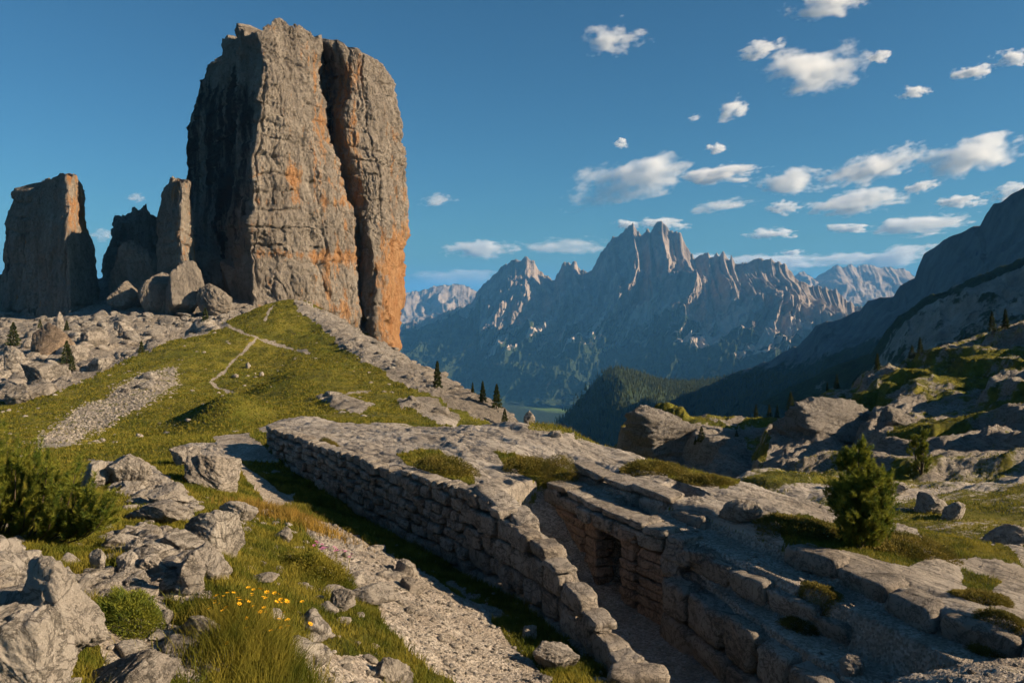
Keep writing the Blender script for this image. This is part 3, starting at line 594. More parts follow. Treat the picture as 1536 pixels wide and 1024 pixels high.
RUB = [(72,532,66,52,"brown block boulder on the rubble with a tiny pinnacle of rock on top",dict(seed=61,mat=M_BROWN,npl=9,dmin=95,rough=.06)),
 (60,575,74,44,"grey boulder under the brown block boulder",dict(seed=62,mat=M_RUBBLE,dmin=95)),(150,556,40,30,"shaded boulder at the foot of the rubble near the grass",dict(seed=63,mat=M_RUBBLE,dmin=95)),
 (180,503,36,22,"sunlit pale boulder at the top right of the rubble",dict(seed=64,mat=M_RUBBLE,dmin=95)),(14,565,60,50,"pale cracked boulder in the rubble at the left edge",dict(seed=65,mat=M_RUBBLE,dmin=95)),
 (140,520,44,26,"wide boulder in the middle of the sunlit rubble",dict(seed=66,mat=M_RUBBLE,dmin=95)),(110,545,34,28,"small boulder right of the brown block boulder",dict(seed=67,mat=M_RUBBLE,dmin=95)),
 (25,605,50,36,"lowest boulder of the rubble at the left edge above the grass",dict(seed=68,mat=M_RUBBLE,dmin=85))]
for b in RUB: boulder(*b[:5], **b[5])
pc = hit(72, 532, 95); V, Fc = rock_np(.55, .5, 1.9, 71, 3, 9, .15); o = mesh_np("rock_cairn", V, Fc, M_RUBBLE); s = pc[1] / F; o.location = (pc[0] + 8 * s, pc[1] + 33 * s * .55, pc[2] + 44 * s); tag(o, "tiny pointed stone standing on the brown block boulder", "cairn")
for q in [(268,456,78,72,"leaning flat faced grey block under the slender pinnacle",dict(d=228,seed=72,mat=M_TOWER,npl=10,tilt=.35,rough=.09)),(308,452,78,80,"rounded wedge block at the foot of the broad tower",dict(d=262,seed=73,mat=M_TOWER,npl=8,tilt=-.4,rough=.05)),
          (203,445,98,92,"broad smooth dark boulder below the ragged buttress",dict(d=256,seed=74,mat=M_TOWER,npl=9,rough=.14)),(226,458,58,56,"squat angular block left of the leaning grey block",dict(d=230,seed=77,mat=M_TOWER,npl=9,rough=.12)),(318,462,56,40,"low broken block right of the leaning grey block",dict(d=226,seed=78,mat=M_TOWER,npl=9,rough=.14)),(178,452,52,34,"low broken block below the ragged buttress",dict(d=236,seed=79,mat=M_TOWER,npl=9,rough=.14)),(352,446,62,72,"dark block leaning on the broad tower's shaded foot",dict(d=255,seed=75,mat=M_TOWER,npl=9,rough=.05))]:
    boulder(*q[:5], **q[5])

def scatter_rocks(name, pts, sizes, mat, sub=2, seed=0):
    protos = [rock_np(1, 1, .7, 900 + k + seed, sub, 11, .12) for k in range(7)]; parts = []
    for k, (p, s) in enumerate(zip(pts, sizes)):
        V, Fc = protos[k % 7]; parts.append((rotz(V, rnd.uniform(0, 6.28)) * np.array([s, s * rnd.uniform(.7, 1.1), s * rnd.uniform(.6, 1)], dtype=np.float32) + p.astype(np.float32), Fc))
    V, Fc = join(parts); return mesh_np(name, V, Fc, mat)
def pick(w, n, jitter=True):
    """n random ground points weighted by w (per ground vertex)"""
    i = RNG.choice(len(w), size=n, p=w / w.sum()); p = P2[i].astype(float).copy()
    if jitter:
        p[:, 0] *= 1 + RNG.uniform(-.002, .002, n); f = 1 + RNG.uniform(-.0025, .0025, n); p[:, 0] *= f; p[:, 1] *= f; p[:, 2] = gz(p[:, 0], p[:, 1])
    return p, i
area = (Y.ravel() ** 2); vis = (np.abs(PX - 768) < 860) & (PY < 1120)
slope_rock = rock * (1 - grav)
w = area * vis * (Df < 26) * np.clip(grav * 1.2 + .55 * rock * (sdA.ravel() < 0) + .03 * (sdA.ravel() < 0), 0, 1) * (1 - .75 * (sdA.ravel() > 0))
p, i = pick(w, 5200); sz = .012 + .05 * RNG.power(.35, 5200); sz = np.where(RNG.random(5200) < .05, sz * 2.2, sz)
stuff(scatter_rocks("loose_stones", p + np.stack([0 * sz, 0 * sz, sz * .25], 1), sz, M_BOULD, 2), "loose pale stones strewn over gravel and turf", "stones")
w = area * vis * (Df < 24) * (Df > 7) * (sdA.ravel() < -2) * np.clip(rock * 1.0 + .35 * grav * (PX < 450) + .05, 0, 1) * (PX < 600); p, i = pick(w, 900); sz = RNG.uniform(.04, .17, 900) * np.where(RNG.random(900) < .15, 1.8, 1)
stuff(scatter_rocks("rubble", p + np.stack([0 * sz, 0 * sz, sz * .15], 1), sz, M_BOULD, 4, 60), "broken pale rock fragments between the foreground boulders", "rubble")
m = (Df > 97) & (Df < 180) & (PX < 330) & (PX > -150) & (rock > .5); p, i = pick(area * m * 1.0, 420); sz = .3 + 2.2 * RNG.power(.4, 420)
stuff(scatter_rocks("rubble", p, sz, M_RUBBLE, 3, 20), "jumbled rubble blocks on the slope below the far left tower", "rubble")
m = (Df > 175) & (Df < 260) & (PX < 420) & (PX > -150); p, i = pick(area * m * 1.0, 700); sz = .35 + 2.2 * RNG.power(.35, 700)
stuff(scatter_rocks("scree", p, sz, M_SHADE_ROCK, 3, 40), "shaded scree blocks below the towers", "scree")
m = (Df > 55) & (Df < 130) & inpoly(jx, jy, [(262,552),(205,562),(125,606),(50,655),(20,690),(95,690),(155,645),(228,604),(272,575)]); p, i = pick(area * m * 1.0 + 1e-9, 2600); sz = .04 + .2 * RNG.power(.5, 2600)
stuff(scatter_rocks("scree", p, sz, M_BOULD, 2, 50), "pale scree tongue lying down the left of the grass hill", "scree")
m = (Df > 45) & (Df < 150) & (~RT) & (rock < .3) & (PX < 760) & (PX > -100); p, i = pick(area * m * np.clip(.15 + bare, 0, 1) ** 2 + 1e-9, 420); sz = .05 + .32 * RNG.power(.3, 420)
stuff(scatter_rocks("loose_stones", p, sz, M_BOULD, 2, 70), "pale stones dotted over the grass hill", "stones")
m = (Df > 50) & (Df < 135) & inpoly(PX + RNG.normal(size=len(PX)) * 12, PY + RNG.normal(size=len(PX)) * 7, [(262,552),(205,562),(125,606),(50,655),(20,690),(95,690),(155,645),(228,604),(272,575)]); p, i = pick(area * m * 1.0 + 1e-9, 900); sz = .03 + .13 * RNG.power(.4, 900)
stuff(scatter_rocks("loose_stones", p, sz, M_BOULD, 2, 80), "small stones spilling off the scree tongue into the grass", "stones")
m = (Df > 60) & (Df < 170) & (PX > 430) & (PX < 860) & (rock > .6) & (~RT); p, i = pick(area * m * 1.0 + 1e-9, 500); sz = .1 + .8 * RNG.power(.3, 500)
stuff(scatter_rocks("scree", p, sz, M_RUBBLE, 2, 30), "scree blocks along the hill's right edge", "scree")

# ------------------------------------------------------------------ dry stone walls
def block(L, H, T, seed, n=5, pw_=7.0, rough=.05):
    V, Fc = boxsphere(n); g = np.random.default_rng(seed)
    r = (np.abs(V) ** pw_).sum(1) ** (1 / pw_); V = V / r[:, None]
    sk = g.uniform(-.12, .12, 6); V = V * np.stack([1 + sk[0] * V[:, 2] + sk[1] * V[:, 1], 1 + sk[2] * V[:, 2], 1 + sk[3] * V[:, 0] + sk[4] * V[:, 1]], 1)
    V = V * np.array([L / 2, T / 2, H / 2]); q = V + g.uniform(0, 50, 3)
    d = rough * (fbm(q, 2.2, 4, .6) + .8 * fbm(q, 5, 3, .6, 2)); nrm = V / (np.linalg.norm(V, axis=1)[:, None] + 1e-6)
    return (V + nrm * d[:, None]).astype(np.float32), Fc
def along(st, s):
    S_ = np.concatenate([[0], np.cumsum([math.hypot(st[i + 1][0] - st[i][0], st[i + 1][1] - st[i][1]) for i in range(len(st) - 1)])])
    return [np.interp(s, S_, [q[k] for q in st]) for k in range(len(st[0]))], S_[-1]
def masonry(st, hmin, hmax, lmin, lmax, thick, seed, rough=.05, gap=.03, out=0.0, skip=None, n=5, irregular=.08, s0=0, s1=None, pmin=5, pmax=9):
    """st: stations (x, y, zbase, ztop) left to right; courses of separate stones"""
    g = random.Random(seed); _, Ltot = along(st, 0); parts = []; Hm = max(q[3] - q[2] for q in st); k = 0; zrel = 0.0
    while zrel < Hm - .08:
        h = g.uniform(hmin, hmax); s = s0 + (0 if lmin >= Ltot * .98 else g.uniform(-.4, 0))
        while s < (s1 or Ltot) - .12:
            L = g.uniform(lmin, lmax); c = s + L / 2; (x, y, zb, zt), _ = along(st, min(max(c, 0), Ltot)); (xa, ya, _, _), _ = along(st, max(c - .4, 0)); (xb, yb, _, _), _ = along(st, min(c + .4, Ltot))
            z = zb + zrel + h / 2 - .1; hh = h
            if z - h * .5 < zt - .12 and not (skip and skip(c, zrel + h / 2)):
                hh = min(h, max(.2, zt - (z - h / 2) + .05)); a = math.atan2(yb - ya, xb - xa)
                nx, ny = math.sin(a), -math.cos(a)
                V, Fc = block(L - gap, hh - gap * .7, thick, g.randrange(10 ** 6), n, g.uniform(pmin, pmax), rough)
                V = roty(V, g.uniform(-1, 1) * irregular * .5); V = rotz(V, a + g.uniform(-1, 1) * irregular * .5)
                of = out + g.uniform(-1, 1) * irregular
                zoff = (hh - h) / 2
                parts.append((V + np.array([x + nx * of, y + ny * of, z + zoff + g.uniform(-.02, .02)], dtype=np.float32), Fc))
            s += L
        zrel += h
    _NB[0] = len(parts[0][0]); return join(parts)
A_TOP = [640,664,694,735,790,858,945,1005]
stA = []
for (px, py, d), ty in zip(A_BASE, A_TOP):
    x, y, z = pw(px, py, d); zt = -(ty - HY) / F * d; stA.append((x + (.25 if d > 23 else .12), y + (.18 if d > 23 else .1), z - .35, zt))
WA = empty("stone_wall", stA[3][:3]); tag(WA, "long shaded dry stone wall beside the gravel path, stepping down to the near trench", "stone wall")
def under(o, par): o.parent = par; o.location = [-q for q in par.location]; return o
V, Fc = masonry(stA[:4], .30, .50, .35, 1.0, .62, 5, .07, .07, 0, n=7, irregular=.10)
under(mesh_np('masonry', V, Fc, M_WALL), WA)
V, Fc = masonry(stA[3:], .46, .74, .55, 1.35, .6, 15, .09, .08, 0, n=9, irregular=.10)
under(mesh_np("masonry", V, Fc, M_WALL), WA)
for k, (px, py, d, L, H, T) in enumerate([(725,752,23.4,1.7,.45,.8),(768,782,22.4,1.4,.42,.7),(790,824,21.5,1.9,.62,.7),(812,850,20.8,.9,.42,.6),(832,892,19.8,1.5,.8,.65),(862,946,18.7,1.1,.6,.6),(895,985,17.9,.9,.5,.6),(925,1008,17.2,1.0,.45,.6),(950,1030,16.6,.9,.45,.6)]):
    V, Fc = block(L, H, T, 300 + k, 9, 4.5, .10); V = roty(V, .2); V = rotz(V, math.atan2(-2, 1.15)); V = rotz(V, rnd.uniform(-.35, .35)); c = pw(px, py, d) + np.array([rnd.uniform(-.08, .12), rnd.uniform(-.1, .1), 0]); o = mesh_np("capstone", V + np.array(c + [.25, .2, 0], dtype=np.float32), Fc, M_WALL); under(o, WA)
# trench wall with the doorway
stB = [(1.55,27.0,-8.2,-6.45),(1.95,26.4,-8.5,-6.55),(3.14,24.0,-9.05,-6.62),(4.2,22.3,-9.2,-6.6),(4.75,21.5,-9.0,-6.7)]
_, LB = along(stB, 0)
sd = math.hypot(.4, .6) + math.hypot(1.19, 2.4) - .05                                  # doorway position along the wall
WB = empty("trench_wall", stB[2][:3]); tag(WB, "reddish coursed stone wall of the trench with a dark doorway in it", "stone wall")
V, Fc = masonry(stB, .25, .30, 1.2, 2.6, .6, 8, .02, .045, 0, skip=lambda c, z: (-1.9 < c - sd < 1.75 and z < 2.0 and False) or (abs(c - sd) < 1.9 and z < 2.0) or z > 2.05 or c > LB - .35, n=6, irregular=.025, pmin=9, pmax=14)
under(mesh_np("coursed_masonry", V, Fc, M_BRICK), WB)
def seg_blocks(s_a, s_b, z0, z1, seed, mat, nm):
    st = [tuple(along(stB, s)[0][:2]) + (z0, z1) for s in np.linspace(s_a, s_b, 4)]
    V, Fc = masonry(st, .25, .3, s_b - s_a, s_b - s_a + .01, .6, seed, .02, .04, 0, n=6, irregular=.02, pmin=9, pmax=14); return under(mesh_np(nm, V, Fc, mat), WB)
seg_blocks(sd - 1.35, sd - .58, -9.1, -7.1, 31, M_BRICK, "door_jamb"); seg_blocks(sd + .52, sd + 1.2, -9.2, -7.1, 32, M_BRICK, "door_jamb")
seg_blocks(sd - 2.9, sd - 1.38, -9.0, -7.1, 33, M_BRICK, 'coursed_masonry'); seg_blocks(sd + 1.23, LB - .1, -9.3, -7.1, 34, M_BRICK, 'coursed_masonry')
(x, y, _, _), _ = along(stB, sd); V, Fc = block(2.7, .34, .75, 41, 9, 9, .04); V = rotz(V, math.atan2(-2.4, 1.19)); under(mesh_np("lintel", V + np.array([x, y, -6.98], dtype=np.float32), Fc, M_BRICK), WB)
V, Fc = masonry([(a, b, t - .42, t + .12) for a, b, _, t in stB], .42, .5, .7, 1.3, .8, 9, .08, .03, .02, n=7, irregular=.08); under(mesh_np("coping", V, Fc, M_WALL), WB)
V, Fc = block(2.7, .3, 5.4, 77, 9, 8, .05); V = rotz(V, math.atan2(-2.4, 1.19)); under(mesh_np("roof_slab", V + np.array([x + 2.4, y + 1.19, -6.80], dtype=np.float32), Fc, M_WALL), WB)
V, Fc = masonry([(4.5,21.85,-9.2,-6.6),(4.75,21.4,-9.1,-6.7),(5.2,20.95,-8.2,-6.75)], .4, .6, .5, .9, .8, 10, .1, .03, -.05, n=7, irregular=.1); under(mesh_np("rough_end", V, Fc, M_WALL), WB)
def simple_wall(st, label, seed, hmin=.4, hmax=.6, lmin=.8, lmax=1.5, thick=.8, mat=None, rough=.09):
    r = empty("stone_wall", st[0][:3]); tag(r, label, "stone wall"); V, Fc = masonry(st, hmin, hmax, lmin, lmax, thick, seed, rough, .03, 0, n=8, irregular=.1)
    under(mesh_np("masonry", V, Fc, mat or M_WALL), r)
    return r
simple_wall([(4.4,21.4,-9.2,-7.45),(4.95,19.9,-9.2,-7.6),(5.4,18.5,-9.2,-7.6),(5.95,16.9,-9.2,-7.6),(6.45,15.6,-9.2,-7.7)], "low wall of big blocks edging the trench at the bottom, below the gravel terrace", 12, .7, .95, .9, 1.7, .9)
simple_wall([(5.1,21.2,-7.9,-6.75),(5.8,19.9,-7.9,-6.8),(6.5,18.5,-7.95,-6.95),(7.08,17.4,-8,-7.1)], "row of rounded blocks between the gravel terrace and the gravel path", 13, .55, .75, .9, 1.6, .7)
simple_wall([(7.1,19.95,-7.1,-6.2),(7.45,19.4,-7.2,-6.25),(8.1,17.8,-7.3,-6.35),(8.7,16.2,-7.35,-6.35),(9.5,15.1,-7.4,-6.4),(10.6,13.4,-7.4,-6.4)], "row of large rounded blocks holding the slab above the gravel path at the lower right", 14, .55, .95, 1.0, 2.0, .8)
simple_wall([(2.5,28.0,-6.8,-5.95),(3.5,26.0,-6.9,-6.0),(4.5,24.3,-6.9,-6.0),(5.55,22.7,-6.95,-6.15)], "rock ledge blocks edging the open slab above the doorway", 15, .5, .8, 1.2, 2.2, .8)

# ------------------------------------------------------------------ far relief
def ridge(name, crest, foot, mat, nu, nv, amp, lam, prof, seed, back=.5, jag=0.0, attrs=None, spur=1.0, rot=0.0, fine=.3):
    """a mountain side: crest [(px, py, d)], foot [(px, py, d)]; prof(v) height from 1 at the crest to 0 at the foot"""
    c = np.array(crest, float); f = np.array(foot, float); px = np.linspace(c[0, 0], c[-1, 0], nu)
    cy_, cd = np.interp(px, c[:, 0], c[:, 1]), np.interp(px, c[:, 0], c[:, 2]); fy, fd = np.interp(px, f[:, 0], f[:, 1]), np.interp(px, f[:, 0], f[:, 2])
    xc, zc = (px - HX) / F * cd, -(cy_ - HY) / F * cd; xf, zf = (px - HX) / F * fd, -(fy - HY) / F * fd
    zc = zc + jag * (fbm(arr(xc, 0 * xc, 0 * xc), 1 / (lam * .22), 4, .6, seed + 9, ridge=True))
    nb = max(6, nv // 6); v = np.concatenate([-np.linspace(1, 0, nb, endpoint=False), np.linspace(0, 1, nv)])[:, None]; vv = np.abs(v)
    wv = np.where(v < 0, -v * back, v)
    x = np.where(v < 0, xc + (xc - xf) * -v * back * 0 + 0 * v, xc + (xf - xc) * v); y = np.where(v < 0, cd + (cd - fd) * -v * back, cd + (fd - cd) * v)
    h = prof(vv); z = zf + (zc - zf) * h
    q = arr(x.ravel(), y.ravel(), z.ravel()); env = (sstep(0, .12, vv) * (1 - .75 * sstep(.6, 1, vv)) * np.ones_like(x)).ravel()
    wp = q + lam * .35 * np.stack([fbm(q, .7 / lam, 3, .5, seed + k) for k in (1, 2, 3)], 1)
    cr, sr = math.cos(rot), math.sin(rot); wr = arr(wp[:, 0] * cr - wp[:, 1] * sr, (wp[:, 0] * sr + wp[:, 1] * cr) * .33, wp[:, 2] * .25)
    sp = fbm(wr, 1 / lam, 5, .52, seed, ridge=True); fn = fbm(q, 3.5 / lam, 5, .6, seed + 5)
    s2 = fbm(q * np.array([1, .5, .22]), 3.2 / lam, 4, .55, seed + 30, ridge=True); q[:, 1] -= (spur * amp * sp + .26 * amp * s2) * env; q[:, 2] += amp * fine * fn * (.25 + .75 * env) + amp * .25 * sp * env
    X_ = {k: fn_(q, (v * np.ones_like(x)).ravel(), (px[None] * np.ones_like(x)).ravel(), sp, fn) for k, fn_ in (attrs or {}).items()}
    for k in ("forest", "scree", "meadow"): X_.setdefault(k, np.zeros(len(q)))
    return mesh_np(name, q, grid_faces(len(v), nu), mat, X_)
crest = [(540,545),(575,515),(610,492),(650,478),(700,462),(714,447),(740,420),(762,399),(776,394),(790,391),(800,399),(808,410),(820,417),(832,424),(840,412),(846,402),(853,398),(857,404),(862,398),(868,405),(880,416),(888,410),(900,386),(920,362),(938,352),(944,344),(950,343),(957,352),(962,354),(970,349),(976,352),(981,343),(988,339),(996,343),(1005,348),(1014,352),(1022,358),(1024,366),(1030,380),(1042,394),(1048,388),(1055,390),(1061,384),(1066,390),(1072,384),(1078,391),(1084,385),(1090,396),(1094,398),(1097,389),(1103,398),(1115,398),(1135,396),(1150,397),(1170,402),(1185,415),(1200,430),(1225,440),(1235,436),(1250,440),(1260,450),(1300,472),(1360,500),(1460,540)]
def cd_(px): return float(np.interp(px, [540, 700, 780, 850, 980, 1100, 1200, 1460], [9600, 9000, 8700, 8500, 8000, 7500, 7100, 6300]))
cr3 = [(a, b, cd_(a)) for a, b in crest]
ft3 = [(540,600,6800),(640,600,6700),(760,605,6600),(820,608,6450),(900,612,6300),(1000,620,6000),(1100,640,5400),(1200,655,5000),(1300,670,4700),(1460,690,4300)]
def prof_m(v): return np.interp(v, [0, .04, .10, .17, .25, .36, .6, 1], [1, .84, .66, .52, .42, .33, .17, 0])
def forest_m(q, v, px, sp, fn):
    rel = v + .08 * sp + .10 * fn
    return np.clip(sstep(.22, .40, rel) + (px < 722) * sstep(.0, .06, v + .03 * fn), 0, 1) * .98
def scree_m(q, v, px, sp, fn):
    ch_ = fbm(arr(px / 13 + 18 * v, v * 1.2, 0 * v), 1, 4, .55, 77); return np.clip(2.6 * ch_ + .30, 0, 1) * sstep(.10, .20, v) * (1 - sstep(.38, .58, v)) * (px > 722)
struct(ridge("mountain_massif", cr3, ft3, M_MASSIF, 1200, 300, 480, 560, prof_m, 101, .6, 80, {"forest": forest_m, "scree": scree_m}, 1.35, .35))
struct(ridge("distant_range", [(a, b, 14500) for a, b in [(540,452),(590,442),(615,441),(640,437),(655,431),(675,430),(692,428),(705,435),(718,441),(740,452),(800,470)]], [(540,520,12000),(800,520,12000)], M_DIST, 260, 70, 420, 900, lambda v: np.interp(v, [0,.1,.3,1],[1,.75,.45,0]), 121, .5, 60, {"forest": lambda q, v, p, s, f: .8 * sstep(.35, .6, v)}))
struct(ridge("distant_range", [(a, b, 15500) for a, b in [(1150,440),(1180,424),(1192,415),(1205,409),(1214,416),(1222,420),(1230,414),(1238,409),(1246,406),(1253,401),(1265,404),(1275,399),(1285,402),(1297,398),(1310,400),(1322,404),(1335,403),(1345,406),(1357,405),(1370,415),(1420,436),(1500,460)]], [(1150,500,12500),(1500,500,12500)], M_DIST, 300, 70, 420, 900, lambda v: np.interp(v, [0,.1,.3,1],[1,.75,.45,0]), 131, .5, 60, {"forest": lambda q, v, p, s, f: .8 * sstep(.35, .6, v)}))
HILLC = [(740,720,2600),(790,668,2600),(830,641,2600),(862,610,2600),(890,577,2600),(908,560,2600),(925,554,2600),(950,558,2650),(985,569,2800),(1030,573,3000),(1060,571,3100),(1100,567,3300),(1150,562,3500),(1250,560,3600)]
HP = {}
def keep_pts(nm):
    def f(q, v, p, s, fn): HP[nm] = (q.copy(), v.copy()); return np.ones(len(q))
    return f
struct(ridge("forested_hill", HILLC, [(740,1000,1900),(1250,1000,1900)], M_SLOPE, 360, 130, 110, 330, lambda v: np.interp(v, [0,.1,.3,1],[1,.93,.72,0]), 141, .6, 6, {"forest": keep_pts("hill")}, .9))
RC = [(980,640,3000),(1020,602,2900),(1060,582,2800),(1100,562,2700),(1150,546,2550),(1196,522,2450),(1215,500,2400),(1225,491,2380),(1260,481,2300),(1290,470,2200),(1302,455,2150),(1340,446,2050),(1350,431,2000),(1372,420,1950),(1378,400,1930),(1386,384,1900),(1405,371,1850),(1420,360,1800),(1440,352,1750),(1460,342,1700),(1470,341,1690),(1478,325,1680),(1490,310,1650),(1503,306,1620),(1515,296,1600),(1536,286,1560),(1600,250,1450),(1750,170,1300)]
def forest_r(q, v, px, sp, fn):
    py = HY - F * q[:, 2] / q[:, 1]; return np.clip(.55 + (py - np.interp(px, [980,1200,1330,1450,1750],[575,545,500,480,440])) / 60 + .25 * fn, 0, 1)
def cap_r(q, v, px, sp, fn): HP["slope"] = (q.copy(), v.copy()); return forest_r(q, v, px, sp, fn)
struct(ridge("mountain_slope", RC, [(980,800,2000),(1200,700,1500),(1400,690,1000),(1750,640,750)], M_SLOPE, 520, 240, 85, 210, lambda v: np.interp(v, [0,.08,.2,.45,1],[1,.83,.66,.42,0]), 151, .6, 14, {"forest": cap_r, "scree": lambda q, v, p, s, f: np.clip(1.6 * fbm(arr(p / 9 + v * 30, v * 2, 0 * v), 1, 3, .5, 5), 0, 1) * .5 * sstep(.12, .2, v) * (1 - sstep(.3, .5, v))}, .7, .9))
CC = [(1240,640,640),(1285,572,620),(1318,522,600),(1335,497,590),(1350,480,580),(1380,458,570),(1400,446,560),(1440,431,550),(1480,414,540),(1536,394,520),(1620,360,500),(1750,320,480)]
struct(ridge("rock_cliff", CC, [(1240,760,420),(1400,690,330),(1750,620,300)], M_CLIFF, 360, 160, 26, 60, lambda v: np.interp(v, [0,.08,.14,.3,.45,1],[1,.92,.72,.42,.3,0]), 161, .8, 4, {"forest": lambda q, v, p, s, f: np.clip(.30 + .9 * f + .55 * (v < .07) + .4 * sstep(.38, .6, v), 0, 1)}, .8, .3))
gx, gy = np.meshgrid(np.linspace(-70000, 70000, 160), np.concatenate([np.linspace(-20000, 3500, 12), np.linspace(3800, 8000, 60), np.linspace(9000, 110000, 30)]))
q = arr(gx.ravel(), gy.ravel(), np.full(gx.size, -905.0)); q[:, 2] += 30 * fbm(q, 1 / 1500, 3)
me_ = 1.1 * np.exp(-(((q[:, 0] - 290) / 170) ** 2 + ((q[:, 1] - 6350) / 420) ** 2)); struct(mesh_np("valley_floor", q, grid_faces(gx.shape[0], gx.shape[1]), M_MASSIF, {"forest": np.ones(len(q)), "scree": 0 * me_, "meadow": me_ * 1.5}))
# woods on the nearer dark slopes read as one mass
def forest(nm, key, n, hmin, hmax, cond, label):
    q, v = HP[key]; ok = np.where(cond(q, v))[0]; i = RNG.choice(ok, n); p = q[i] + RNG.normal(size=(n, 3)) * np.array([9, 9, 0]) * (q[i, 1:2] / 2600); h = RNG.uniform(hmin, hmax, n); a = np.linspace(0, 2 * np.pi, 6)[:-1]
    ring = np.stack([np.cos(a), np.sin(a), 0 * a], 1); V = np.concatenate([p[:, None] + ring[None] * (h * .2)[:, None, None] - np.array([0, 0, 3.0]), (p + np.stack([0 * h, 0 * h, h], 1))[:, None]], 1).reshape(-1, 3)
    b = np.arange(n)[:, None, None] * 6; k = np.arange(5); Fc = (b + np.stack([k, (k + 1) % 5, 0 * k + 5], 1)[None]).reshape(-1, 3); stuff(mesh_np(nm, V, Fc, M_CONIF, smooth=False), label, "forest")
forest("forest", "hill", 30000, 7, 15, lambda q, v: (v > -.3) & (v < .6), "dark conifer forest covering the rounded hill in the valley")
def csl(q, v): 
    py = HY - F * q[:, 2] / q[:, 1]; px = HX + F * q[:, 0] / q[:, 1]; return (v > -.1) & (py > np.interp(px, [980,1200,1330,1450,1750],[560,560,540,520,480])) & (px < 1420)
forest("forest", "slope", 14000, 6, 13, csl, "dark conifer forest low on the steep slope at the right")

# ------------------------------------------------------------------ plants
def blades(name, p, h, w, mat, lean=.5, segs=2, parent=None):
    n = len(p); a = RNG.uniform(0, 2 * np.pi, n); sd_ = np.stack([np.cos(a), np.sin(a), 0 * a], 1); b = RNG.uniform(0, 2 * np.pi, n); ln = np.stack([np.cos(b), np.sin(b), 0 * b], 1) * (h * RNG.uniform(.1, lean, n))[:, None]
    up_ = np.stack([0 * h, 0 * h, h], 1); wv = sd_ * (w * .5)[:, None]
    V = np.stack([p - wv, p + wv, p + up_ * .55 + ln * .35 - wv * .7, p + up_ * .55 + ln * .35 + wv * .7, p + up_ * .95 + ln], 1).reshape(-1, 3)
    b5 = np.arange(n)[:, None] * 5; return mesh_np(name, V, [b5 + np.array([[0, 1, 3, 2]]), b5 + np.array([[2, 3, 4]])], mat, smooth=False, parent=parent)
gm = np.clip(1 - 1.5 * rock - 1.4 * grav, 0, 1)
pxv, pyv = PX, HY - F * (Z / Y).ravel()
seen = (np.abs(pxv - 768) < 830) & (pyv < 1100)
wgt = area * gm * seen * (Df < 34) * (1.0 / Df); n = 150000; p, i = pick(wgt, n); cl = np.clip(.55 + 1.1 * fbm(p, .9, 3, .5, 41), .15, 1.4); hgt = (.07 + .17 * cl * RNG.uniform(.5, 1.2, n)); hgt *= np.where((sdA.ravel()[i] > 0), .6, 1)
stuff(blades("grass", p - [0, 0, .02], hgt, .006 + .0006 * p[:, 1] + 0 * hgt, M_GRASS, .9), "olive green grass over the foreground slope", "grass")
wgt = area * gm * seen * (Df >= 30) * (Df < 175) / Df ** 1.3; n = 240000; p, i = pick(wgt, n); hgt = RNG.uniform(.12, .32, n) * np.clip(.7 + fbm(p, .25, 3, .5, 43), .3, 1.5)
stuff(blades("grass", p - [0, 0, .03], hgt, .0011 * p[:, 1] * np.ones(n), M_GRASS, 1.2), "short mountain grass over the hill and the far turf", "grass")
def patch(name, px, py, n, rx, ry, hmin, hmax, mat, label, cat, dmin=5):
    c = hit(px, py, dmin); g = RNG.normal(size=(n, 2)) * np.array([rx, ry]) * .5; x = c[0] + g[:, 0]; y = c[1] + g[:, 1]; p = np.stack([x, y, gz(x, y) - .02], 1); d = np.exp(-(g[:, 0] / rx) ** 2 - (g[:, 1] / ry) ** 2)
    o = blades(name, p, RNG.uniform(hmin, hmax, n) * (.5 + .5 * d), .004 + .0006 * y, mat, .8); return tag(o, label, cat)
patch("grass_tuft", 430, 778, 2600, 1.6, 1.3, .25, .55, M_DRY, "tall orange dry grass tuft beside the shaded gully", "grass tuft")
patch("grass_tuft", 290, 725, 700, .26, .22, .15, .34, M_ORANGE, "orange leaved tuft at the foot of the broad outcrop boulder", "grass tuft")
patch("grass_tuft", 390, 985, 5000, .9, .8, .3, .62, M_GRASS, "tall green grass clump around the yellow flowers", "grass tuft")
def cushion(px, py, wpx, hpx, label, seed, mat=None, dmin=5, n=2600, name="shrub", cat="shrub", dd=None):
    """low leafy mound: a dome of many small leaf faces"""
    c = hit(px, py, dmin) if dd is None else pw(px, py, dd); s = c[1] / F; rx, rz = wpx * s / 2, hpx * s; g = np.random.default_rng(seed); u = g.normal(size=(n, 3)); u[:, 2] = np.abs(u[:, 2]); u /= np.linalg.norm(u, axis=1)[:, None]; r = g.uniform(.45, 1.0, n) ** .5
    lump = 1 + .35 * fbm(u, 2.2, 3, .5, seed); q = u * (r * lump)[:, None] * np.array([rx, rx * .8, rz]); q += c + np.array([0, rx * .5, -rz * .08])
    if dd is None: q[:, 2] += gz(q[:, 0], q[:, 1]) - c[2]
    L = np.clip(.024 * rx + .012, .012, .9); d = u + g.normal(size=(n, 3)) * .6; d[:, 2] += .35; d /= np.linalg.norm(d, axis=1)[:, None]; t = np.cross(d, g.normal(size=(n, 3))); t /= np.linalg.norm(t, axis=1)[:, None]
    V = np.stack([q - t * L * .28, q + t * L * .28, q + d * L * 1.6], 1).reshape(-1, 3); o = mesh_np(name, V, np.arange(3 * n).reshape(-1, 3), mat or M_NEEDLE, smooth=False); return tag(o, label, cat)
cushion(180,950,105,60,"dark green low shrub in front of the long rock ridge at lower left",1,n=14000)
cushion(470,870,120,42,"green grassy mound right of the yellow flowers",2,M_GRASS,n=12000)
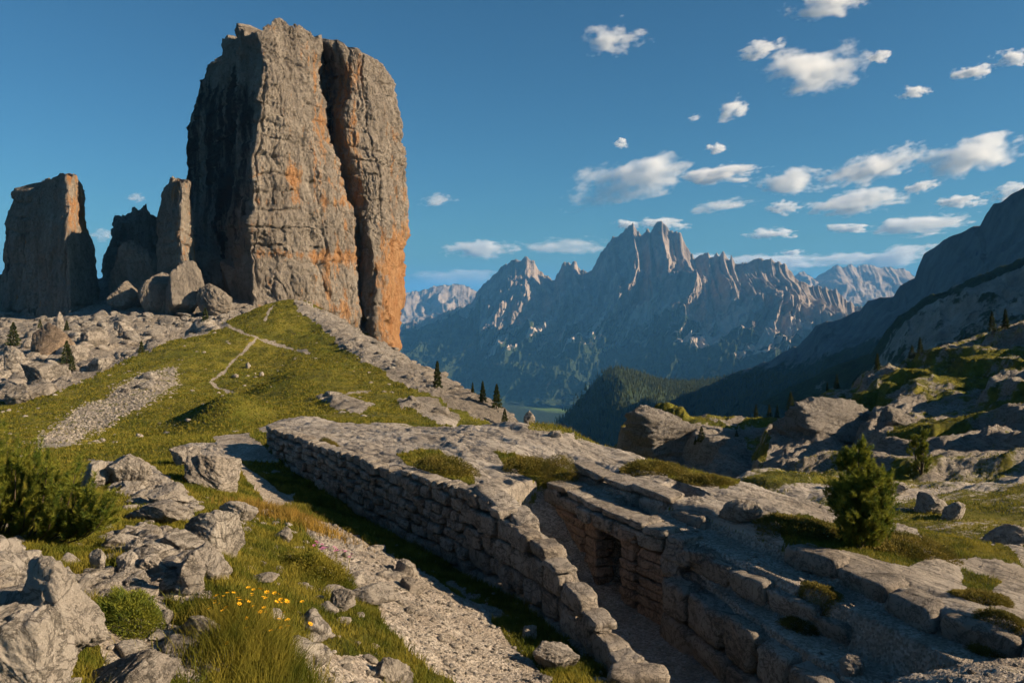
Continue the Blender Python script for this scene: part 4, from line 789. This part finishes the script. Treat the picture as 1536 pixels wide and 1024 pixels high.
M_MOSS = m_leaf("alpine_turf", (0.075, 0.072, 0.012), (0.19, 0.15, 0.03), .3, 2)
for k, a in enumerate([(655,722,120,30,"mossy turf cushion draped over the long wall's top"),(795,712,90,26,"mossy turf cushion at the head of the trench"),(840,738,60,44,"turf hanging down over the trench wall's far end"),(490,672,36,16,"small turf tuft on the far part of the wall's top"),
     (985,712,110,18,"yellowish turf strip on the open slab's skyline"),(1065,728,90,14,"thin turf strip along the right part of the slab's skyline"),(1225,950,90,16,"turf tuft at the end of the block row by the gravel terrace"),(1205,805,130,18,"dark turf cushion at the near pine's left foot"),(1380,835,150,18,"olive turf mat on the slab right of the near pine"),(1485,905,90,14,"turf tuft on the stony slab at the lower right"),(1510,985,90,18,"turf tuft at the bottom right corner")]):
    cushion(a[0], a[1], a[2], a[3], a[4], 50 + k, M_MOSS, 12, 9000, "turf_cushion", "turf")
# conifers: trunk and crown
def needles(base, dirs, L, per, nl, nw, g):
    """shoots: straight twigs thickly set with needles"""
    n = len(base); t = g.uniform(.05, 1, (n, per)); q = base[:, None] + dirs[:, None] * (L[:, None] * t)[..., None]; r = g.normal(size=(n, per, 3)); d = r - (r * dirs[:, None]).sum(-1, keepdims=True) * dirs[:, None]; d /= np.linalg.norm(d, axis=-1, keepdims=True) + 1e-9
    d = d * .75 + dirs[:, None] * .75; s = np.cross(d, g.normal(size=(n, per, 3))); s /= np.linalg.norm(s, axis=-1, keepdims=True) + 1e-9; s = s * nw
    return np.stack([q - s, q + s, q + d * nl], 2).reshape(-1, 3)
def pine(px, py, h_px, w_px, label, seed, dmin=5, leaders=3, nsh=420, name="pine_tree", cat="pine", low=.01):
    c = hit(px, py, dmin); s = c[1] / F; H, Wd = h_px * s, w_px * s; g = np.random.default_rng(seed); r = empty(name, c); tag(r, label, cat)
    tr = []; sb, sdir, sl = [], [], []
    tops = [(0, 0, 1.0)] + [(g.uniform(-.36, .36) * Wd, g.uniform(-.3, .3) * Wd, g.uniform(.5, .93)) for _ in range(leaders - 1)]
    k8 = np.arange(7) * 2 * np.pi / 7
    for lx, ly, th in tops:
        ts = np.linspace(0, 1, 8); ctr = np.stack([lx * np.clip(ts * 2.2, 0, 1), ly * np.clip(ts * 2.2, 0, 1), ts * H * th], 1); rad = .035 * H * (1 - ts * .92) * .7
        V = (ctr[:, None] + np.stack([np.cos(k8), np.sin(k8), 0 * k8], 1)[None] * rad[:, None, None]).reshape(-1, 3); tr.append((V.astype(np.float32), grid_faces(8, 7, True)))
        for kk in range(int(nsh / len(tops) / 14)):
            t = low + (1 - low) * g.uniform(0, 1) ** .8; a = g.uniform(0, 2 * np.pi); env = (1.08 - t) ** .75 * min(1, t * 5 + .75) * Wd * .5 * (.72 if len(tops) > 1 else 1) * g.uniform(.65, 1.15)
            b0 = np.array([np.interp(t, ts, ctr[:, 0]), np.interp(t, ts, ctr[:, 1]), t * H * th]); ou = np.array([math.cos(a), math.sin(a), 0]); u = g.uniform(.25, 1, 14)[:, None]
            q = b0 + ou * env * u + np.array([0, 0, 1]) * (env * (.75 * u ** 2 - .12 * u)) + g.normal(size=(14, 3)) * .035 * H * u
            d = ou * (.75 - .3 * u) + np.array([0, 0, 1]) * (.35 + .8 * u) + g.normal(size=(14, 3)) * .28; d /= np.linalg.norm(d, axis=1)[:, None]
            sb.append(q); sdir.append(d); sl.append(np.clip(.085 * H * g.uniform(.6, 1.3, 14), .05, 2))
            c5 = np.linspace(0, 1, 4)[:, None]; cc = b0 + ou * env * c5 + np.array([0, 0, 1]) * (env * (.75 * c5 ** 2 - .12 * c5)); rr5 = .008 * H * (1 - .8 * c5); tr.append(((cc[:, None] + np.stack([np.cos(k8), np.sin(k8), .3 * np.cos(k8)], 1)[None] * rr5[:, :, None]).reshape(-1, 3).astype(np.float32), grid_faces(4, 7, True)))
    V, Fc = join(tr); mesh_np("trunk", V, Fc, M_BARK, parent=r)
    V = needles(np.concatenate(sb), np.concatenate(sdir), np.concatenate(sl), 70, .036 * H, .0026 * H, g); mesh_np("crown", V, np.arange(len(V)).reshape(-1, 3), M_NEEDLE, smooth=False, parent=r); return r
pine(1288,822,150,104,"bushy green pine with several leaders standing on the slab at the right",5,12,8,2300)
pine(1382,716,66,40,"smaller pine on the sunlit turf ledge beyond the bushy pine",6,38,3,600)
# mountain pine bush at the left edge
def bush(px0, px1, py_foot, label, seed):
    c = hit((px0 + px1) / 2, py_foot, 9); r = empty("mountain_pine", c); tag(r, label, "pine bush"); g = np.random.default_rng(seed); sb, sd_, sl, parts = [], [], [], []; k5 = np.arange(5) * 2 * np.pi / 5
    for j in range(92):
        x = g.uniform(px0, px1); top = np.interp(x, [-140, 0, 20, 60, 100, 140, 166], [600, 632, 655, 685, 680, 735, 770]); yy = py_foot + (top + 14 - py_foot) * g.uniform(.02, 1) ** .5; d = c[1] + .25 + 1.5 * g.uniform(0, 1) * (py_foot - yy) / 180 + g.uniform(-.3, .8)
        tip = np.array([(x - HX) / F * d, d, -(yy - HY) / F * d]) - c; b0 = np.array([tip[0] * .72 - .35, .5 + .5 * tip[1], -.15]); ts = np.linspace(0, 1, 6)[:, None]; ctr = b0 + (tip - b0) * ts + np.array([.30, 0, -.28]) * (ts * (1 - ts)); rad = .024 * (1 - .8 * ts)
        parts.append(((ctr[:, None] + np.stack([np.cos(k5), np.sin(k5), 0 * k5], 1)[None] * rad[:, :, None]).reshape(-1, 3).astype(np.float32), grid_faces(6, 5, True)))
        m = 11; u = g.uniform(.15, 1, m); u[0] = 1; q = np.stack([np.interp(u, ts[:, 0], ctr[:, k]) for k in range(3)], 1); tg = (tip - b0) / np.linalg.norm(tip - b0); dr = tg * .55 + np.array([.12, -.1, .6]) + g.normal(size=(m, 3)) * np.array([.42, .42, .2]) * (1 - .6 * (u == 1))[:, None]; dr /= np.linalg.norm(dr, axis=1)[:, None]
        sb.append(q); sd_.append(dr); sl.append(g.uniform(.16, .40, m) + .15 * (u == 1))
    V = needles(np.concatenate(sb), np.concatenate(sd_), np.concatenate(sl), 170, .085, .0045, g); mesh_np("foliage", V, np.arange(len(V)).reshape(-1, 3), M_NEEDLE, smooth=False, parent=r)
    V, Fc = join(parts); mesh_np("branches", V, Fc, M_BARK, parent=r)
bush(-140, 158, 818, "dense dwarf mountain pine bush filling the left edge of the foreground", 9)
def conifer_mesh(seed, H=1.0, W=.36, n=1500):
    g = np.random.default_rng(seed); t = g.uniform(.06, 1, n) ** .9; a = g.uniform(0, 2 * np.pi, n); tier = .75 + .25 * np.sin(t * 40 + seed); rr = (1 - t) ** .85 * W * .5 * tier * np.sqrt(g.uniform(.15, 1, n)) * (1 + .25 * np.sin(2 * a + seed)) + .008
    q = np.stack([np.cos(a) * rr, np.sin(a) * rr, t * H - rr * .35], 1); d = np.stack([np.cos(a), np.sin(a), np.full(n, .1)], 1) + g.normal(size=(n, 3)) * .45; d /= np.linalg.norm(d, axis=1)[:, None]; s = np.cross(d, g.normal(size=(n, 3))); s /= np.linalg.norm(s, axis=1)[:, None]; L = .075 * H * (1.15 - t * .7)
    return np.stack([q - s * .022, q + s * .022, q + d * L[:, None]], 1).reshape(-1, 3)
protos = []
for k, W in enumerate((.42, .5, .36, .7)):
    V = conifer_mesh(60 + k, 1, W); o = mesh_np("crown", V, np.arange(len(V)).reshape(-1, 3), M_CONIF, smooth=False); k6 = np.arange(6) * np.pi / 3; z2 = np.array([-.04, .5, .95]); rd_ = np.array([.022, .014, .003]); T = (np.stack([np.cos(k6), np.sin(k6), 0 * k6], 1)[None] * rd_[:, None, None] + np.stack([0 * z2, 0 * z2, z2], 1)[:, None]).reshape(-1, 3)
    t = mesh_np("trunk", T, grid_faces(3, 6, True), M_BARK); protos.append((o.data, t.data)); bpy.data.objects.remove(o); bpy.data.objects.remove(t)
CON = [(656,582,40,0,80,"lone conifer on the scree of the hill's right edge, highest up the slope"),(709,590,16,2,70,"smallest conifer of the group on the hill's right skyline"),(724,606,32,0,70,"middle conifer of the group on the hill's right skyline"),(745,612,36,1,65,"tallest conifer of the group on the hill's right skyline"),(757,642,28,3,60,"bushy shrub conifer just below the skyline group"),
 (1134,624,20,2,120,"leftmost small conifer in the gap left of the right hill"),(1154,622,20,0,120,"slim conifer second from left in the gap left of the right hill"),(1166,620,20,2,120,"slim conifer third from left in the gap left of the right hill"),(1186,614,28,1,120,"broadest conifer in the gap, at the foot of the right hill's skyline"),
 (1241,585,14,2,125,"tiny conifer low on the right hill's skyline"),(1255,578,22,0,125,"small conifer beside a tiny one low on the right hill's skyline"),(1316,556,26,0,125,"lone conifer midway along the right hill's skyline"),(1368,540,20,3,125,"bushy conifer right of midway on the right hill's skyline"),(1380,536,24,1,125,"conifer pressed against the bushy one on the right hill's skyline"),
 (1488,500,30,1,130,"left conifer of the pair at the top right of the right hill"),(1508,495,30,0,130,"right conifer of the pair at the top right of the right hill"),(1052,664,24,3,100,"bushy conifer on the ledge of the rocky knoll"),(1043,668,12,3,100,"little bush left of the conifer on the rocky knoll's ledge"),(1105,655,10,3,100,"dark little bush on the right side of the rocky knoll"),
 (308,496,34,3,150,"dark conifer on the slope behind the hill's left skyline"),(20,520,36,3,120,"dark bushy conifer among the rubble at the left edge"),(100,505,24,3,120,"dark conifer behind the brown block boulder"),(100,545,34,3,100,"dark bush right of the brown block boulder's foot"),(108,562,26,3,95,"dark bush just above the hill's grass in the rubble"),(212,530,18,3,120,"small bush at the right end of the rubble"),(60,497,18,3,140,"small dark conifer left of the tiny pointed stone")]
for k, (px, py, h, kind, dm, lab) in enumerate(CON):
    c = hit(px, py, dm); s = c[1] / F * h; r = empty("conifer", c); r.rotation_euler.z = k * 1.7; r.scale = (s, s, s); tag(r, lab, "tree", "conifers scattered on the slopes")
    for nm, me in zip(("crown", "trunk"), protos[kind]): ob = bpy.data.objects.new(nm, me); COL.objects.link(ob); ob.parent = r
# flowers
def flower(mat, rad, hgt, petals, name, label, cat, group):
    r = empty(name, (0, 0, 0)); tag(r, label, cat, group); a = np.arange(petals) * 2 * np.pi / petals; V, Fq = [], []
    for k, t in enumerate(a):
        d = np.array([math.cos(t), math.sin(t), .35]); n2 = np.array([-math.sin(t), math.cos(t), 0]); b = len(V); V += [np.array([0, 0, hgt]) + d * rad * .15, np.array([0, 0, hgt]) + d * rad * .6 + n2 * rad * .3, np.array([0, 0, hgt]) + d * rad, np.array([0, 0, hgt]) + d * rad * .6 - n2 * rad * .3]; Fq.append([b, b + 1, b + 2, b + 3])
    mesh_np("petals", np.array(V), np.array(Fq), mat, smooth=False, parent=r); k4 = np.arange(4) * np.pi / 2; z2 = np.array([-.03, hgt]); T = (np.stack([np.cos(k4), np.sin(k4), 0 * k4], 1)[None] * .004 + np.stack([0 * z2, 0 * z2, z2], 1)[:, None]).reshape(-1, 3); mesh_np("stem", T, grid_faces(2, 4, True), M_GRASS, parent=r); return r
def clone(o):
    r = o.copy(); COL.objects.link(r)
    for chd in list(o.children): c = chd.copy(); COL.objects.link(c); c.parent = r
    return r
FL = [(342,895),(350,886),(352,904),(358,890),(362,900),(370,888),(376,894),(380,886),(384,898),(378,908),(388,902),(394,896),(400,890),(405,898),(398,912),(410,908),(416,902),(412,920),(404,924),(420,916),(428,920),(424,928),(432,924),(438,932),(418,938),(330,912),(322,906),(336,900),(366,910),(414,952),(436,944),(408,934)] + [(rnd.gauss(385, 32), rnd.gauss(908, 15)) for _ in range(22)]
f0 = flower(M_YEL, .036, .42, 7, "yellow_flower", "yellow daisy like flower in the foreground clump of tall grass", "flower", "yellow flowers in the foreground grass")
for k, (x_, y_) in enumerate(FL):
    f = f0 if k == 0 else clone(f0); c = hit(x_, y_ + 44); f.location = c; f.rotation_euler = (rnd.uniform(-.2, .75), rnd.uniform(-.3, .3), rnd.uniform(0, 6)); s = rnd.uniform(.75, 1.15); f.scale = (s, s, s)
p0 = flower(M_PINK, .05, .34, 6, "pink_flower", "pink flower spike along the edge of the grass bank", "flower", "pink flowers on the grass bank")
for k in range(22):
    f = p0 if k == 0 else clone(p0); t = k / 21; c = hit(470 + 52 * t + rnd.uniform(-5, 5), 836 + 20 * t + rnd.uniform(-5, 5)); f.location = c; f.rotation_euler = (rnd.uniform(-.3, .3), rnd.uniform(-.3, .3), rnd.uniform(0, 6))

# ------------------------------------------------------------------ clouds, each a thing, in one layer high above the haze
def m_cloud():
    n = N("cloud_vapour"); oi = n.add("ShaderNodeObjectInfo"); v = n.tc.outputs['Object']
    wn = n.add('ShaderNodeTexNoise'); wn.inputs['Scale'].default_value = 1.3; wn.inputs['Detail'].default_value = 3; wo_ = n.add('ShaderNodeVectorMath', operation='ADD'); n.put(wo_.inputs[0], v); kk = n.add('ShaderNodeCombineXYZ'); n.put(kk.inputs[1], n.math('MULTIPLY', oi.outputs['Random'], 57.0)); n.put(wo_.inputs[1], kk.outputs[0]); n.put(wn.inputs['Vector'], wo_.outputs[0])
    ws = n.add('ShaderNodeVectorMath', operation='MULTIPLY_ADD'); n.put(ws.inputs[0], wn.outputs['Color']); ws.inputs[1].default_value = (1.6, 1.6, 1.6); ws.inputs[2].default_value = (-.8, -.8, -.8); wa = n.add('ShaderNodeVectorMath', operation='ADD'); n.put(wa.inputs[0], v); n.put(wa.inputs[1], ws.outputs[0])
    ln = n.add("ShaderNodeVectorMath", operation='LENGTH'); n.put(ln.inputs[0], wa.outputs[0]); r2 = n.math('MULTIPLY', ln.outputs['Value'], ln.outputs['Value'])
    asp = n.add("ShaderNodeVectorMath", operation='MULTIPLY'); n.put(asp.inputs[0], v); n.put(asp.inputs[1], oi.outputs['Color'])
    of = n.add("ShaderNodeVectorMath", operation='ADD'); n.put(of.inputs[0], asp.outputs[0]); cx = n.add("ShaderNodeCombineXYZ"); k = n.math('MULTIPLY', oi.outputs['Random'], 91.0); n.put(cx.inputs[0], k); n.put(cx.inputs[2], k); n.put(of.inputs[1], cx.outputs[0])
    no = n.noise(of.outputs[0], 1.5, 7, .62); 
    d = n.math('SUBTRACT', n.math('ADD', n.math('MULTIPLY', no, 4.4), n.math('MULTIPLY', r2, -1.9)), 1.55)
    den = n.math('MULTIPLY', n.ramp(d, 0, .8), oi.outputs['Alpha'])
    p = n.add("ShaderNodeVolumePrincipled"); p.inputs['Color'].default_value = (.94, .965, .995, 1); n.put(p.inputs['Density'], den); p.inputs['Anisotropy'].default_value = 0.1
    n.t.links.new(p.outputs[0], n.out.inputs['Volume']); return n.m
M_CLOUD = m_cloud()
CL = [(922,57,85,45,.1,"ragged white cloud alone high above the far massif"),(1242,10,100,40,0,"cloud cut by the top edge of the photo"),(1218,104,150,66,.25,"large bright billowing cloud high at the upper right"),(1146,76,70,26,.25,"thin wispy cloud left of the large bright billow"),(1320,85,36,18,.2,"small puff just right of the large bright billow"),(1372,139,42,20,0,"small oblong cloud below the upper right billow"),
 (1457,109,60,18,.2,"flat streak cloud at the upper right"),(1512,88,54,22,.1,"cloud at the right edge near the top"),(1100,164,46,30,.4,"broken wispy cloud below the thin wisp"),(932,215,22,14,0,"tiny round cloud above the long cloud over the massif"),(1076,223,32,14,0,"tiny flat cloud above the middle row"),(1043,177,22,10,.3,"faint scrap of cloud left of the broken wisp"),
 (938,272,170,54,.22,"long rising cloud just above the massif's highest peak, leftmost of the middle row"),(1082,260,110,26,.12,"flat cloud second in the middle row"),(1182,272,110,36,0,"rounded cloud third in the middle row"),(1318,250,140,40,.35,"torn cloud rising to the right in the middle row"),(1460,230,140,50,.25,"big cloud at the right end of the middle row"),(1290,304,140,34,.12,"long flat cloud under the torn cloud"),(1382,281,50,16,.3,"small streak above the long flat cloud's right end"),
 (1085,308,90,18,.15,"faint flat streak under the middle row"),(1175,312,44,20,.1,"small puff under the rounded cloud"),(1390,336,150,28,.08,"wide lens shaped cloud above the right mountain's crest"),(1155,350,64,15,0,"small flat cloud above the jagged ridge"),(1272,342,56,13,0,"small flat cloud left of the lens shaped cloud"),(1440,303,64,18,.1,"soft cloud touching the right mountain's upper crest"),(1514,290,60,26,.2,"cloud behind the right mountain at the right edge"),
 (725,374,100,28,0,"flat bottomed cloud between the broad tower and the massif"),(850,371,116,26,0,"hazy flat cloud just left of the massif's main peak"),(655,301,48,18,.1,"small faint cloud right beside the broad tower"),(996,336,64,18,0,"low cloud touching the massif's highest summit"),(940,336,40,14,0,"small low cloud left of the highest summit"),(1340,386,130,30,.15,"low bright cloud above the distant right range"),(1165,394,130,26,0,"low cloud bank behind the jagged ridge"),(690,418,140,30,0,"pale low cloud bank on the horizon beside the broad tower"),(1270,388,110,18,.05,"dim low streak left of the low bright cloud"),(1190,379,44,10,0,"tiny low cloud above the cloud bank"),(1060,392,110,24,0,"low cloud bank just right of the main peak"),(204,297,26,12,0,"faint pinkish scrap between the far left tower and the pinnacle"),(152,352,36,18,0,"faint scrap low beside the far left tower")]
Vc, Fcl = ico(3)
cm = None
for k, (px, py, w, h, ang, lab) in enumerate(CL):
    d = 2300 * F / (HY - py + 6); c = pw(px, py, d); rx, rz = w * d / F / 2 * 1.55, h * d / F / 2 * 1.5; ry = max(rz * 1.4, rx * .55)
    if cm is None: o = mesh_np("cloud", Vc, Fcl, M_CLOUD); cm = o.data
    else: o = bpy.data.objects.new("cloud", cm); COL.objects.link(o)
    o.location = c; o.scale = (rx, ry, rz); o.rotation_euler = (0, -ang, 0); asp = max(1.3, min(3.2, w / h)); faint = .35 if "faint" in lab or "hazy" in lab or "dim" in lab or "pale" in lab else 1.0
    o.color = (asp * .75, asp * .6, 1.3, 2.7 / rz * faint); tag(o, lab, "cloud", "white clouds in the sky")

# ------------------------------------------------------------------ haze
HZ0, HZ1 = -1000.0, 1000.0
bm = bmesh.new(); bmesh.ops.create_cube(bm, size=1); me = bpy.data.meshes.new("haze"); bm.to_mesh(me); bm.free(); hz = bpy.data.objects.new("haze", me); COL.objects.link(hz)
hz.scale = (150000, 140000, HZ1 - HZ0); hz.location = (0, 46000, (HZ0 + HZ1) / 2); hz['kind'] = 'stuff'; hz['label'] = "thin blue mountain haze in the valley air"; hz['category'] = "haze"
n = N("haze_air"); p = n.add("ShaderNodeVolumePrincipled"); p.inputs['Color'].default_value = (.14, .47, .95, 1); p.inputs['Density'].default_value = 3.4e-5; p.inputs['Anisotropy'].default_value = 0.0; n.t.links.new(p.outputs[0], n.out.inputs['Volume']); me.materials.append(n.m)
